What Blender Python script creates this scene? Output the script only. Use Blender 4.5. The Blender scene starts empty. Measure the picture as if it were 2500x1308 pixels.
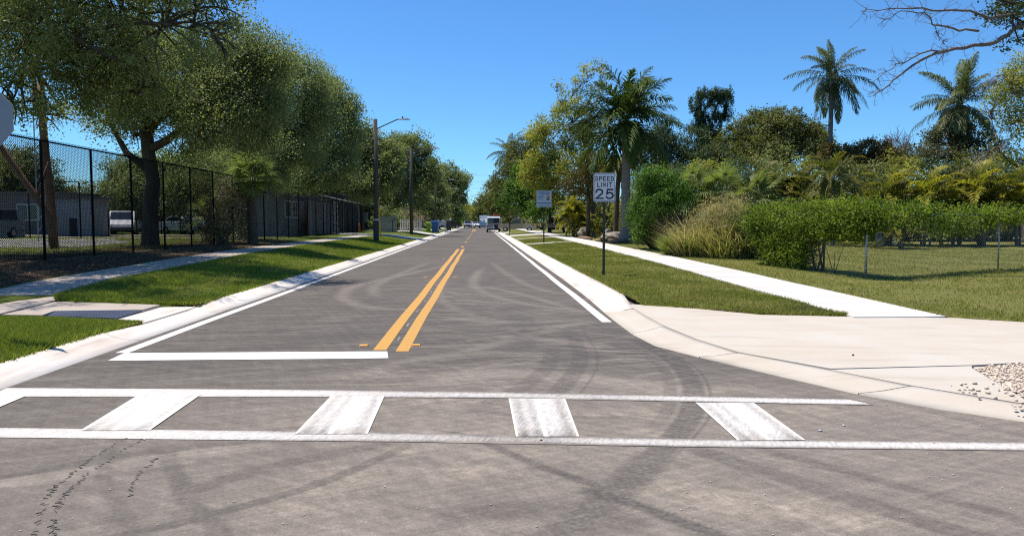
import bpy, math, random
import numpy as np
from mathutils import Vector
sc = bpy.context.scene
COL = sc.collection
PI = math.pi
R = math.radians
# ------------------------------------------------------------------ camera, sky, sun, exposure
cam = bpy.data.cameras.new("camera")
cam.sensor_width = 36.0
cam.lens = 36 * 1800 / 2500
cam.clip_end = 3000
co = bpy.data.objects.new("camera", cam)
COL.objects.link(co)
co.location = (0, 0, 1.6)
co.rotation_euler = (R(90 - 3.624), 0, R(-2.454))
sc.camera = co
SUN_EL, SUN_AZ = 69.0, -54.0          # azimuth from +Y, clockwise positive
w = bpy.data.worlds.new("World")
sc.world = w
w.use_nodes = True
nt = w.node_tree
sky = nt.nodes.new("ShaderNodeTexSky")
sky.sky_type = 'NISHITA'
sky.sun_disc = False
sky.sun_elevation = R(SUN_EL)
sky.sun_rotation = R(SUN_AZ)
sky.air_density = 1.0
sky.dust_density = 0.0
sky.ozone_density = 4.0
sky.altitude = 0
tint = nt.nodes.new("ShaderNodeMix")
tint.data_type = 'RGBA'
tint.blend_type = 'MULTIPLY'
tint.inputs[0].default_value = 1.0
tint.inputs[7].default_value = (0.42, 0.73, 1.00, 1)
nt.links.new(sky.outputs[0], tint.inputs[6])
bg = nt.nodes["Background"]
nt.links.new(tint.outputs[2], bg.inputs[0])
bg.inputs[1].default_value = 0.115
s = bpy.data.lights.new("sun", 'SUN')
s.energy = 4.5
s.angle = R(0.53)
s.color = (1.0, 0.93, 0.83)
so = bpy.data.objects.new("sun", s)
COL.objects.link(so)
so.location = (-30, 20, 60)
_sd = Vector((math.cos(R(SUN_EL)) * math.sin(R(SUN_AZ)), math.cos(R(SUN_EL)) * math.cos(R(SUN_AZ)), math.sin(R(SUN_EL))))
so.rotation_euler = _sd.to_track_quat('Z', 'Y').to_euler()
sc.view_settings.view_transform = 'Standard'
sc.view_settings.look = 'None'
sc.view_settings.exposure = 0.45
sc.view_settings.gamma = 1.0
sc.view_settings.use_curve_mapping = False
sc.render.engine = 'CYCLES'
sc.cycles.max_bounces = 9
sc.cycles.diffuse_bounces = 6
sc.cycles.transparent_max_bounces = 4
sc.cycles.use_denoising = False
sc.cycles.pixel_filter_type = 'BLACKMAN_HARRIS'
sc.cycles.filter_width = 1.15
sc.cycles.sample_clamp_indirect = 4.0

# ------------------------------------------------------------------ helpers
def link(o, parent=None):
    COL.objects.link(o)
    if parent is not None:
        o.parent = parent
    return o

def tag(o, label=None, cat=None, group=None, kind=None):
    if label: o["label"] = label
    if cat: o["category"] = cat
    if group: o["group"] = group
    if kind: o["kind"] = kind
    return o

def empty(name, loc=(0, 0, 0), rz=0, label=None, cat=None, group=None, kind=None, parent=None):
    o = bpy.data.objects.new(name, None)
    link(o, parent)
    o.location = loc
    o.rotation_euler = (0, 0, rz)
    o.empty_display_size = 0.2
    return tag(o, label, cat, group, kind)

def npmesh(name, V, F, mat, attrs=None, smooth=False):
    V = np.asarray(V, np.float32); F = np.asarray(F, np.int32)
    me = bpy.data.meshes.new(name)
    k = F.shape[1]
    me.vertices.add(len(V)); me.vertices.foreach_set("co", V.ravel())
    me.loops.add(F.size); me.loops.foreach_set("vertex_index", F.ravel())
    me.polygons.add(len(F))
    me.polygons.foreach_set("loop_start", np.arange(0, F.size, k, dtype=np.int32))
    if smooth: me.polygons.foreach_set("use_smooth", np.ones(len(F), bool))
    for n, a in (attrs or {}).items():
        at = me.attributes.new(n, 'FLOAT', 'POINT')
        at.data.foreach_set("value", np.asarray(a, np.float32).ravel())
    me.update(calc_edges=True)
    if mat: me.materials.append(mat)
    return me

def mo(name, me, parent=None, loc=(0, 0, 0), rz=0, sc_=1):
    o = bpy.data.objects.new(name, me)
    link(o, parent)
    o.location = loc
    o.rotation_euler = (0, 0, rz)
    if sc_ != 1: o.scale = (sc_,) * 3 if not hasattr(sc_, '__len__') else sc_
    return o

class MB:
    def __init__(s): s.v = []; s.f = []
    def add(s, vs, fs):
        b = len(s.v); s.v += [tuple(p) for p in vs]; s.f += [tuple(i + b for i in f) for f in fs]; return s
    def box(s, c, d, rz=0, rx=0):
        x, y, z = (k / 2 for k in d); ca, sa = math.cos(rz), math.sin(rz); cx, sx = math.cos(rx), math.sin(rx)
        vs = []
        for a in (-x, x):
            for b in (-y, y):
                for e in (-z, z):
                    b2, e2 = b * cx - e * sx, b * sx + e * cx
                    vs.append((c[0] + a * ca - b2 * sa, c[1] + a * sa + b2 * ca, c[2] + e2))
        return s.add(vs, [(0, 1, 3, 2), (4, 6, 7, 5), (0, 4, 5, 1), (2, 3, 7, 6), (0, 2, 6, 4), (1, 5, 7, 3)])
    def tube(s, pts, rad, n=8, cap=True):
        P = [Vector(p) for p in pts]
        if not hasattr(rad, '__len__'): rad = [rad] * len(P)
        b = len(s.v); u = None
        for i, p in enumerate(P):
            t = (P[min(i + 1, len(P) - 1)] - P[max(i - 1, 0)]).normalized()
            if u is None: u = t.orthogonal().normalized()
            else: u = (u - t * u.dot(t)).normalized()
            v = t.cross(u)
            for k in range(n):
                a = 2 * PI * k / n
                s.v.append(tuple(p + (u * math.cos(a) + v * math.sin(a)) * rad[i]))
        for i in range(len(P) - 1):
            for k in range(n):
                k2 = (k + 1) % n
                s.f.append((b + i * n + k, b + i * n + k2, b + (i + 1) * n + k2, b + (i + 1) * n + k))
        if cap:
            s.f.append(tuple(b + k for k in reversed(range(n))))
            s.f.append(tuple(b + (len(P) - 1) * n + k for k in range(n)))
        return s
    def prism(s, prof, w, off=0.0):          # profile (y,z) extruded along x, width w
        n = len(prof)
        vs = [(off - w / 2, y, z) for y, z in prof] + [(off + w / 2, y, z) for y, z in prof]
        fs = [tuple(range(n)), tuple(reversed(range(n, 2 * n)))]
        for i in range(n):
            j = (i + 1) % n; fs.append((i, i + n, j + n, j))
        return s.add(vs, fs)
    def slab(s, poly, z0, z1):               # polygon (x,y) extruded in z
        n = len(poly)
        vs = [(x, y, z0) for x, y in poly] + [(x, y, z1) for x, y in poly]
        fs = [tuple(reversed(range(n))), tuple(range(n, 2 * n))]
        for i in range(n):
            j = (i + 1) % n; fs.append((i, j, j + n, i + n))
        return s.add(vs, fs)
    def mesh(s, name, mat, smooth=False, bevel=0):
        me = bpy.data.meshes.new(name)
        me.from_pydata(s.v, [], s.f)
        if mat: me.materials.append(mat)
        if smooth: me.polygons.foreach_set("use_smooth", np.ones(len(me.polygons), bool))
        import bmesh
        bm = bmesh.new(); bm.from_mesh(me)
        bmesh.ops.recalc_face_normals(bm, faces=bm.faces)
        if bevel: bmesh.ops.bevel(bm, geom=bm.edges[:], offset=bevel, segments=2, affect='EDGES', clamp_overlap=True)
        bm.to_mesh(me); bm.free(); me.update()
        return me
    def build(s, name, mat, parent=None, loc=(0, 0, 0), rz=0, smooth=False, bevel=0):
        return mo(name, s.mesh(name, mat, smooth, bevel), parent, loc, rz)

def dup(root, loc, rz=0, scale=1.0, label=None, group=None, cat=None):
    r = root.copy(); COL.objects.link(r); r.location = loc; r.rotation_euler = (0, 0, rz)
    r.scale = (scale,) * 3
    if label: r["label"] = label
    if group: r["group"] = group
    for ch in list(root.children):
        c = ch.copy(); COL.objects.link(c); c.parent = r
        for g in list(ch.children):
            d = g.copy(); COL.objects.link(d); d.parent = c
    return r

# ------------------------------------------------------------------ materials
def newmat(name):
    m = bpy.data.materials.new(name); m.use_nodes = True
    return m, m.node_tree, m.node_tree.nodes["Principled BSDF"]

def N(t, typ, **kw):
    n = t.nodes.new(typ)
    for k, v in kw.items(): setattr(n, k, v)
    return n

def noise(t, scale, detail=4, vec=None, rough=0.6):
    n = N(t, "ShaderNodeTexNoise"); n.inputs["Scale"].default_value = scale; n.inputs["Detail"].default_value = detail
    n.inputs["Roughness"].default_value = rough
    if vec is not None: t.links.new(vec, n.inputs["Vector"])
    return n.outputs[0]

def ramp(t, fac, stops):
    r = N(t, "ShaderNodeValToRGB"); e = r.color_ramp.elements
    while len(e) < len(stops): e.new(0.5)
    for i, (p, c) in enumerate(stops):
        e[i].position = p; e[i].color = (*c, 1) if hasattr(c, '__len__') else (c, c, c, 1)
    t.links.new(fac, r.inputs[0]); return r.outputs[0]

def mix(t, fac, a, b, mode='MIX'):
    m = N(t, "ShaderNodeMix", data_type='RGBA', blend_type=mode)
    for i, v in ((0, fac), (6, a), (7, b)):
        if isinstance(v, bpy.types.NodeSocket): t.links.new(v, m.inputs[i])
        elif hasattr(v, '__len__'): m.inputs[i].default_value = (*v, 1)
        else: m.inputs[i].default_value = v
    return m.outputs[2]

def math_(t, op, a, b=0.0, clamp=False):
    m = N(t, "ShaderNodeMath", operation=op, use_clamp=clamp)
    for i, v in ((0, a), (1, b)):
        if isinstance(v, bpy.types.NodeSocket): t.links.new(v, m.inputs[i])
        else: m.inputs[i].default_value = v
    return m.outputs[0]

def bump(t, p, h, strength=0.3, dist=0.01):
    b = N(t, "ShaderNodeBump"); b.inputs["Strength"].default_value = strength; b.inputs["Distance"].default_value = dist
    t.links.new(h, b.inputs["Height"]); t.links.new(b.outputs[0], p.inputs["Normal"])

def pos(t, scale=(1, 1, 1), rz=0):
    g = N(t, "ShaderNodeNewGeometry"); m = N(t, "ShaderNodeMapping"); m.inputs["Scale"].default_value = scale
    src = g.outputs["Position"]
    if rz:
        q = N(t, "ShaderNodeMapping"); q.inputs["Rotation"].default_value = (0, 0, rz); t.links.new(src, q.inputs[0]); src = q.outputs[0]
    t.links.new(src, m.inputs[0]); return m.outputs[0]

def objpos(t, scale=(1, 1, 1)):
    g = N(t, "ShaderNodeTexCoord"); m = N(t, "ShaderNodeMapping"); m.inputs["Scale"].default_value = scale
    t.links.new(g.outputs["Object"], m.inputs[0]); return m.outputs[0]

def attr(t, name):
    a = N(t, "ShaderNodeAttribute", attribute_name=name); return a.outputs["Fac"]

def simple(name, col, rough=0.6, var=0.25, scale=6, metal=0.0, bmp=0.0, spec=0.4, stretch=(1, 1, 1)):
    m, t, p = newmat(name)
    f = noise(t, scale, 5, objpos(t, stretch))
    lo = tuple(c * (1 - var) for c in col); hi = tuple(min(1, c * (1 + var)) for c in col)
    t.links.new(ramp(t, f, [(0.3, lo), (0.7, hi)]), p.inputs["Base Color"])
    p.inputs["Roughness"].default_value = rough; p.inputs["Metallic"].default_value = metal
    p.inputs["Specular IOR Level"].default_value = spec
    if bmp: bump(t, p, noise(t, scale * 6, 4, objpos(t, stretch)), bmp, 0.02)
    return m

def leafmat(name, dark, light, trans=0.3, rough=0.5, spec=0.18, tc=1.2, gain=1.75):
    dark = tuple(c * gain for c in dark); light = tuple(c * gain for c in light); trans += .1
    m, t, p = newmat(name)
    c = ramp(t, attr(t, "v"), [(0.0, dark), (0.55, tuple((a + b) / 2 for a, b in zip(dark, light))), (1.0, light)])
    t.links.new(c, p.inputs["Base Color"]); p.inputs["Roughness"].default_value = rough
    p.inputs["Specular IOR Level"].default_value = spec
    tr = N(t, "ShaderNodeBsdfTranslucent")
    t.links.new(mix(t, 1.0, c, (tc, tc * 1.08, tc * 0.55), 'MULTIPLY'), tr.inputs[0])
    mx = N(t, "ShaderNodeMixShader"); mx.inputs[0].default_value = trans
    t.links.new(p.outputs[0], mx.inputs[1]); t.links.new(tr.outputs[0], mx.inputs[2])
    t.links.new(mx.outputs[0], t.nodes["Material Output"].inputs[0])
    return m

M = {}
M['oak'] = leafmat("oak_leaf", (0.042, 0.047, 0.021), (0.086, 0.097, 0.042), 0.34, gain=3.9)
M['oakfar'] = leafmat("oak_leaf_far", (0.042, 0.047, 0.020), (0.086, 0.097, 0.040), 0.34, gain=3.6)
M['lime'] = leafmat("yellow_green_leaf", (0.040, 0.050, 0.010), (0.19, 0.17, 0.035), 0.38, gain=3.0)
M['bright'] = leafmat("fresh_green_leaf", (0.025, 0.050, 0.010), (0.10, 0.17, 0.030), 0.35)
M['dark'] = leafmat("dark_green_leaf", (0.012, 0.019, 0.009), (0.045, 0.060, 0.024), 0.18, gain=2.9)
M['mango'] = leafmat("mango_leaf", (0.020, 0.026, 0.008), (0.095, 0.092, 0.030), 0.26, gain=3.0)
M['bronze'] = leafmat("bronze_leaf", (0.030, 0.028, 0.010), (0.13, 0.10, 0.030), 0.2)
M['vine'] = leafmat("vine_leaf", (0.030, 0.055, 0.008), (0.14, 0.170, 0.022), 0.38, gain=1.9)
M['dry'] = leafmat("dry_grass_blade", (0.09, 0.075, 0.034), (0.32, 0.265, 0.135), 0.32, gain=2.2)
M['weed'] = leafmat("weed_blade", (0.045, 0.065, 0.012), (0.16, 0.19, 0.04), 0.35)
M['palm'] = leafmat("palm_frond", (0.014, 0.027, 0.006), (0.070, 0.092, 0.022), 0.2, 0.5, 0.15, gain=2.1)
M['coco'] = leafmat("coconut_frond", (0.022, 0.032, 0.011), (0.095, 0.105, 0.040), 0.2, 0.5, 0.15, gain=1.9)
M['areca'] = leafmat("golden_palm_frond", (0.024, 0.036, 0.009), (0.165, 0.148, 0.036), 0.28, 0.45, gain=1.9)
M['arecag'] = leafmat("olive_palm_frond", (0.024, 0.034, 0.008), (0.14, 0.12, 0.028), 0.28, 0.45, gain=2.3)
M['fan'] = leafmat("fan_frond", (0.028, 0.042, 0.013), (0.13, 0.15, 0.05), 0.35, 0.45, 0.2, gain=2.3)
M['deadfrond'] = leafmat("dead_frond", (0.10, 0.075, 0.045), (0.26, 0.21, 0.14), 0.15)
M['fresh'] = leafmat("fresh_grass_blade", (0.058, 0.078, 0.009), (0.170, 0.195, 0.034), 0.32, 0.5)
M['fanl'] = leafmat("pale_fan_frond", (0.035, 0.050, 0.014), (0.15, 0.165, 0.06), 0.3, 0.45)
M['shadewall'] = simple("shaded_grey_wall", (0.15, 0.135, 0.125), 0.85, 0.2, 2)  # grey wall tone darkened, shade behind the fence put into its colour
M['gold'] = leafmat("yellow_palm_frond", (0.050, 0.065, 0.010), (0.30, 0.25, 0.034), 0.38, 0.45, gain=1.9)
M['blade'] = leafmat("grass_blade", (0.075, 0.082, 0.013), (0.190, 0.190, 0.045), 0.3, 0.5)
M['bladedry'] = leafmat("dry_lawn_blade", (0.085, 0.085, 0.022), (0.27, 0.235, 0.09), 0.3, 0.5)
M['bark'] = simple("bark", (0.085, 0.068, 0.052), 0.9, 0.45, 5, bmp=0.8, stretch=(1, 1, .25), spec=.2)
M['barkred'] = simple("orange_bark", (0.23, 0.12, 0.075), 0.85, 0.35, 3, bmp=0.5, spec=.2)
M['twig'] = simple("grey_twig", (0.17, 0.145, 0.13), 0.9, 0.25, 4, spec=.2)
M['palmtrunk'] = simple("palm_trunk", (0.20, 0.185, 0.165), 0.85, 0.3, 2.5, bmp=0.5, stretch=(.5, .5, 5), spec=.2)
M['boots'] = simple("fibrous_trunk", (0.10, 0.08, 0.06), 0.95, 0.5, 9, bmp=1.0, spec=.1)
M['shaft'] = simple("palm_crownshaft", (0.06, 0.10, 0.03), 0.5, 0.2, 3)
M['polewood'] = simple("weathered_pole", (0.075, 0.066, 0.056), 0.9, 0.3, 4, bmp=0.3, stretch=(2, 2, .2), spec=.2)
M['blackcoat'] = simple("black_vinyl", (0.012, 0.012, 0.013), 0.85, 0.2, 5, spec=.1)
M['galv'] = simple("galvanised", (0.36, 0.37, 0.38), 0.45, 0.15, 8, metal=0.6)
M['postgreen'] = simple("dark_green_post", (0.028, 0.036, 0.034), 0.5, 0.2, 6)
M['signwhite'] = simple("sign_sheet", (0.62, 0.63, 0.66), 0.4, 0.04, 3)
M['boardblue'] = simple("pale_blue_sheet", (0.40, 0.47, 0.56), 0.45, 0.04, 3)
M['black'] = simple("black_print", (0.012, 0.012, 0.014), 0.5, 0.05, 3)
M['blue'] = simple("blue_print", (0.05, 0.14, 0.34), 0.5, 0.05, 3)
M['aluback'] = simple("aluminium_back", (0.30, 0.31, 0.33), 0.5, 0.08, 2)
M['lampmetal'] = simple("lamp_metal", (0.50, 0.51, 0.52), 0.4, 0.08, 4, metal=0.2)
M['whitewall'] = simple("white_siding", (0.55, 0.54, 0.52), 0.7, 0.08, 2)
M['greywall'] = simple("grey_render", (0.27, 0.27, 0.28), 0.8, 0.12, 2)
M['brownwall'] = simple("weathered_boards", (0.075, 0.066, 0.058), 0.85, 0.35, 3, stretch=(6, 6, .3))
M['redwall'] = simple("red_brown_fence", (0.13, 0.055, 0.035), 0.85, 0.3, 3)
M['shedwall'] = simple("weathered_grey_boards", (0.17, 0.155, 0.14), 0.85, 0.45, 2.2, stretch=(5, 5, .25))
M['roof'] = simple("grey_shingle", (0.13, 0.125, 0.12), 0.85, 0.25, 6)
M['glass'] = simple("dark_glass", (0.015, 0.018, 0.022), 0.08, 0.1, 1, spec=0.8)
M['pane'] = simple("pale_pane", (0.28, 0.29, 0.31), 0.15, 0.1, 1, spec=0.8)
M['tyre'] = simple("tyre_rubber", (0.018, 0.018, 0.018), 0.85, 0.2, 8)
M['rim'] = simple("alloy_rim", (0.45, 0.45, 0.46), 0.35, 0.1, 4, metal=0.7)
M['carwhite'] = simple("white_car_paint", (0.72, 0.72, 0.71), 0.25, 0.03, 1, spec=0.6)
M['cargrey'] = simple("grey_car_paint", (0.22, 0.225, 0.24), 0.25, 0.05, 1, spec=0.6)
M['cartan'] = simple("tan_car_paint", (0.36, 0.30, 0.20), 0.3, 0.05, 1, spec=0.6)
M['cardark'] = simple("dark_car_paint", (0.03, 0.032, 0.036), 0.25, 0.05, 1, spec=0.6)
M['trimdark'] = simple("black_trim", (0.02, 0.02, 0.021), 0.7, 0.1, 4)
M['redlamp'] = simple("red_lens", (0.35, 0.015, 0.012), 0.2, 0.1, 3, spec=.7)
M['clearlamp'] = simple("clear_lens", (0.7, 0.7, 0.72), 0.15, 0.05, 3, spec=.8)
M['red'] = simple("faded_red", (0.42, 0.05, 0.04), 0.6, 0.15, 4)
M['orange'] = simple("orange_plastic", (0.62, 0.13, 0.03), 0.5, 0.1, 4)
M['yellowguard'] = simple("yellow_plastic", (0.60, 0.36, 0.03), 0.5, 0.1, 4)
M['bluebin'] = simple("blue_plastic", (0.02, 0.10, 0.34), 0.45, 0.1, 4)
M['limebin'] = simple("lime_plastic", (0.30, 0.55, 0.03), 0.45, 0.1, 4)
M['rock'] = simple("boulder", (0.30, 0.26, 0.21), 0.9, 0.35, 4, bmp=0.7, spec=.2)
M['log'] = simple("cut_log", (0.28, 0.18, 0.12), 0.9, 0.35, 5, bmp=0.4, spec=.2)
M['shell'] = simple("shell_gravel", (0.58, 0.48, 0.38), 0.85, 0.35, 30, spec=.3)
M['grate'] = simple("dark_blue_tactile", (0.085, 0.105, 0.15), 0.7, 0.2, 8)
M['cable'] = simple("cable", (0.03, 0.03, 0.03), 0.7, 0.1, 3)

def concrete(name, base, joint=False, dirt=0.35, streak=(0.35, 2.2, 1), rz=0.0):
    m, t, p = newmat(name)
    a = noise(t, 0.9, 6, pos(t)); b = noise(t, 1.6, 5, pos(t, streak, rz)); c = noise(t, 60, 3, pos(t))
    warm = tuple(x * k for x, k in zip(base, (0.93, 0.86, 0.79)))
    col = mix(t, ramp(t, a, [(0.35, 0.0), (0.75, 1.0)]), base, warm)
    drt = tuple(x * k for x, k in zip(base, (0.60, 0.54, 0.48)))
    col = mix(t, math_(t, 'MULTIPLY', ramp(t, b, [(0.52, 0.0), (0.78, 1.0)]), dirt), col, drt)
    col = mix(t, math_(t, 'MULTIPLY', ramp(t, c, [(0.4, 0.0), (0.7, 1.0)]), 0.15), col, drt)
    t.links.new(col, p.inputs["Base Color"]); p.inputs["Roughness"].default_value = 0.85
    p.inputs["Specular IOR Level"].default_value = 0.25
    bump(t, p, c, 0.15, 0.01)
    return m
M['conc'] = concrete("fresh_concrete", (0.65, 0.61, 0.56), dirt=0.85, streak=(3.0, .35, 1))
M['concwalk'] = concrete("pale_walk_concrete", (0.61, 0.59, 0.56), dirt=0.22)
M['apron'] = concrete("apron_concrete", (0.53, 0.487, 0.418), dirt=0.55, streak=(0.25, 1.6, 1), rz=0.15)
M['oldconc'] = concrete("old_concrete", (0.42, 0.37, 0.32), dirt=0.5)

def asphalt():
    m, t, p = newmat("asphalt")
    big = noise(t, 0.22, 5, pos(t)); st1 = noise(t, 1.0, 6, pos(t, (0.5, 2.6, 1), R(-18))); st2 = noise(t, 1.1, 6, pos(t, (2.4, 0.28, 1), R(10)))
    st3 = noise(t, 1.0, 6, pos(t, (0.35, 6.5, 1), R(-7))); st4 = noise(t, 1.0, 6, pos(t, (0.5, 6.0, 1), R(28))); fine = noise(t, 95, 3, pos(t)); mid = noise(t, 9, 5, pos(t))
    vor = N(t, "ShaderNodeTexVoronoi"); vor.inputs["Scale"].default_value = 130; t.links.new(pos(t), vor.inputs["Vector"])
    col = mix(t, ramp(t, big, [(0.3, 0.0), (0.7, 1.0)]), (0.086, 0.078, 0.069), (0.112, 0.100, 0.088))
    col = mix(t, math_(t, 'MULTIPLY', ramp(t, st1, [(0.48, 0.0), (0.74, 1.0)]), 0.50), col, (0.200, 0.176, 0.160))
    col = mix(t, math_(t, 'MULTIPLY', ramp(t, st2, [(0.5, 0.0), (0.75, 1.0)]), 0.40), col, (0.060, 0.058, 0.057))
    col = mix(t, math_(t, 'MULTIPLY', ramp(t, st3, [(0.50, 0.0), (0.72, 1.0)]), 0.42), col, (0.225, 0.195, 0.175))
    col = mix(t, math_(t, 'MULTIPLY', ramp(t, st4, [(0.52, 0.0), (0.70, 1.0)]), 0.38), col, (0.060, 0.055, 0.050))
    # dusty film, strongest near the crossing
    lg = math_(t, 'MULTIPLY', attr(t, "light"), math_(t, 'ADD', 0.6, ramp(t, mid, [(0.25, 0.0), (0.8, 0.5)])))
    col = mix(t, lg, col, (0.250, 0.219, 0.188))
    du = math_(t, 'MULTIPLY', attr(t, "dust"), ramp(t, mid, [(0.32, 0.05), (0.66, 1.0)]), True)
    col = mix(t, du, col, (0.34, 0.295, 0.24))
    dk = math_(t, 'MULTIPLY', attr(t, "dark"), math_(t, 'ADD', 0.55, math_(t, 'MULTIPLY', ramp(t, noise(t, 24, 4, pos(t)), [(0.35, 0.0), (0.65, 1.0)]), 0.45)), True)
    col = mix(t, dk, col, (0.050, 0.048, 0.047))
    col = mix(t, math_(t, 'MULTIPLY', ramp(t, fine, [(0.35, 1.0), (0.62, 0.0)]), 0.30), col, (0.045, 0.043, 0.042))
    col = mix(t, math_(t, 'MULTIPLY', ramp(t, vor.outputs["Distance"], [(0.08, 1.0), (0.22, 0.0)]), 0.45), col, (0.22, 0.205, 0.19))
    for k_, (sc2, rz2, amp2) in enumerate([((.8, 12, 1), -24, .34), ((.9, 13, 1), 33, .34), ((.7, 9, 1), 70, .26)]):
        col = mix(t, 1.0, col, ramp(t, noise(t, 1.0, 6, pos(t, sc2, R(rz2)), .7), [(0.30, 1 - .44 * amp2), (0.5, 1.0), (0.70, 1 + .62 * amp2)]), 'MULTIPLY')
    gr1 = noise(t, 38, 5, pos(t), 0.75); gr2 = noise(t, 11, 6, pos(t), 0.7)
    col = mix(t, 1.0, col, ramp(t, gr1, [(0.28, 0.76), (0.5, 1.0), (0.72, 1.26)]), 'MULTIPLY')
    col = mix(t, 1.0, col, ramp(t, gr2, [(0.28, 0.90), (0.5, 1.0), (0.72, 1.11)]), 'MULTIPLY')
    col = mix(t, 1.0, col, (1.08, 1.04, 0.99), 'MULTIPLY')
    t.links.new(col, p.inputs["Base Color"])
    p.inputs["Roughness"].default_value = 0.88; p.inputs["Specular IOR Level"].default_value = 0.25
    bump(t, p, math_(t, 'ADD', fine, vor.outputs["Distance"]), 0.35, 0.006)
    return m
M['asphalt'] = asphalt()
M['lot'] = simple("lot_asphalt", (0.17, 0.165, 0.17), 0.9, 0.2, 0.8)

def paint(name, col, asph=(0.175, 0.155, 0.138), dustc=(0.30, 0.255, 0.205)):
    m, t, p = newmat(name)
    n1 = noise(t, 55, 4, pos(t)); n2 = noise(t, 3.0, 5, pos(t)); n3 = noise(t, 14, 5, pos(t, (3, .6, 1), R(20)))
    wr = attr(t, "wear")
    k = math_(t, 'ADD', wr, math_(t, 'MULTIPLY', math_(t, 'SUBTRACT', n1, 0.5), 0.6))
    k = math_(t, 'ADD', k, math_(t, 'MULTIPLY', math_(t, 'SUBTRACT', n3, 0.5), 0.8))
    k = ramp(t, k, [(0.20, 0.0), (0.86, 1.0)])
    c = mix(t, ramp(t, n2, [(0.35, 0.0), (0.75, 0.45)]), col, tuple(x * y for x, y in zip(col, (0.84, 0.80, 0.74))))
    under = mix(t, ramp(t, n2, [(0.4, 0.0), (0.7, 1.0)]), asph, dustc)
    c = mix(t, k, c, under)
    t.links.new(c, p.inputs["Base Color"]); p.inputs["Roughness"].default_value = 0.7
    p.inputs["Specular IOR Level"].default_value = 0.3
    bump(t, p, n1, 0.2, 0.004)
    return m
M['pwhite'] = paint("white_road_paint", (0.70, 0.69, 0.66))
M['pworn'] = paint("dusty_road_paint", (0.66, 0.63, 0.585))
M['pyellow'] = paint("yellow_road_paint", (0.58, 0.30, 0.045))

def lawnmat(name, c1, c2, c3, brown):
    m, t, p = newmat(name)
    a = noise(t, 0.55, 6, pos(t)); b = noise(t, 5, 6, pos(t)); c = noise(t, 45, 4, pos(t)); d = noise(t, 1.3, 5, pos(t))
    col = mix(t, ramp(t, a, [(0.35, 0.0), (0.68, 1.0)]), c1, c2)
    col = mix(t, math_(t, 'MULTIPLY', ramp(t, b, [(0.45, 0.0), (0.72, 1.0)]), 0.6), col, c3)
    col = mix(t, ramp(t, d, [(0.53, 0.0), (0.70, 0.85)]), col, brown)
    col = mix(t, math_(t, 'MULTIPLY', ramp(t, c, [(0.35, 1.0), (0.6, 0.0)]), 0.55), col, tuple(x * .45 for x in c1))
    mu = math_(t, 'ADD', attr(t, "mulch"), math_(t, 'MULTIPLY', math_(t, 'SUBTRACT', d, 0.5), 0.9))
    lit = mix(t, ramp(t, noise(t, 22, 6, pos(t)), [(0.35, 0.0), (0.7, 1.0)]), (0.030, 0.021, 0.015), (0.13, 0.085, 0.055))
    col = mix(t, ramp(t, mu, [(0.38, 0.0), (0.58, 1.0)]), col, lit)
    t.links.new(col, p.inputs["Base Color"]); p.inputs["Roughness"].default_value = 0.95
    p.inputs["Specular IOR Level"].default_value = 0.1
    bump(t, p, math_(t, 'ADD', b, c), 0.8, 0.04)
    return m
M['lawn'] = lawnmat("lawn", (0.150, 0.160, 0.034), (0.205, 0.190, 0.058), (0.110, 0.130, 0.024), (0.26, 0.20, 0.10))
M['freshlawn'] = lawnmat("fresh_lawn", (0.085, 0.125, 0.014), (0.120, 0.150, 0.026), (0.065, 0.100, 0.010), (0.22, 0.18, 0.08))
M['field'] = lawnmat("field_grass", (0.165, 0.170, 0.042), (0.225, 0.210, 0.068), (0.125, 0.150, 0.028), (0.27, 0.205, 0.115))

# ------------------------------------------------------------------ terrain heights
def zs(y): return np.interp(y, [12, 15, 17, 20, 24, 28, 34, 60], [.10, .15, .26, .31, .38, .43, .46, .46])
def rs(y): return np.interp(y, [11, 12, 16, 21, 27, 50], [.085, .09, .11, .17, .22, .30])
def gz(x, y):
    x = np.asarray(x, float); y = np.asarray(y, float)
    S = zs(y); t = np.clip((-5.12 - x) / 3.28, 0, 1); t = t * t * (3 - 2 * t)
    L = .10 + (S - .10) * t
    L = np.where(x < -9.9, S + (.58 - S) * np.clip((-9.9 - x) / 2.2, 0, 1), L)
    Q = rs(y); u = np.clip((x - 2.95) / 2.95, 0, 1)
    Rr = .10 + (Q - .10) * u
    Rr = np.where(x > 7.4, Q + .1 * np.clip((x - 9) / 20, 0, 1), Rr)
    return np.where(x < 0, L, Rr)
def g(x, y): return float(gz(x, y))
def wave(x, y): return .02 * np.sin(x * 1.7 + y * .6) * np.sin(y * 1.1 - x * .4)
# ------------------------------------------------------------------ road surface
def seg_dist(P, poly):
    d = np.full(len(P), 1e9); tt = np.zeros(len(P)); A = np.array(poly, float); n = len(A) - 1
    for i in range(n):
        a, b = A[i], A[i + 1]; ab = b - a
        u = np.clip(((P - a) @ ab) / (ab @ ab + 1e-9), 0, 1)
        q = np.hypot(*(P - (a + u[:, None] * ab)).T)
        m = q < d; d[m] = q[m]; tt[m] = (i + u[m]) / n
    return d, tt
def smooth_poly(p, k=5):
    p = np.array(p, float)
    if len(p) < 3: return p
    out = []
    for i in range(len(p) - 1):
        p0, p1, p2, p3 = p[max(i - 1, 0)], p[i], p[i + 1], p[min(i + 2, len(p) - 1)]
        for j in range(k):
            t = j / k
            out.append(.5 * (2 * p1 + (p2 - p0) * t + (2 * p0 - 5 * p1 + 4 * p2 - p3) * t * t + (3 * p1 - p0 - 3 * p2 + p3) * t ** 3))
    out.append(p[-1]); return np.array(out)
xs = np.concatenate([np.linspace(-40, -6, 18)[:-1], np.arange(-6, -4.8, .06), np.arange(-4.8, 4.6, .025), np.linspace(4.6, 40, 18)])
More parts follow.
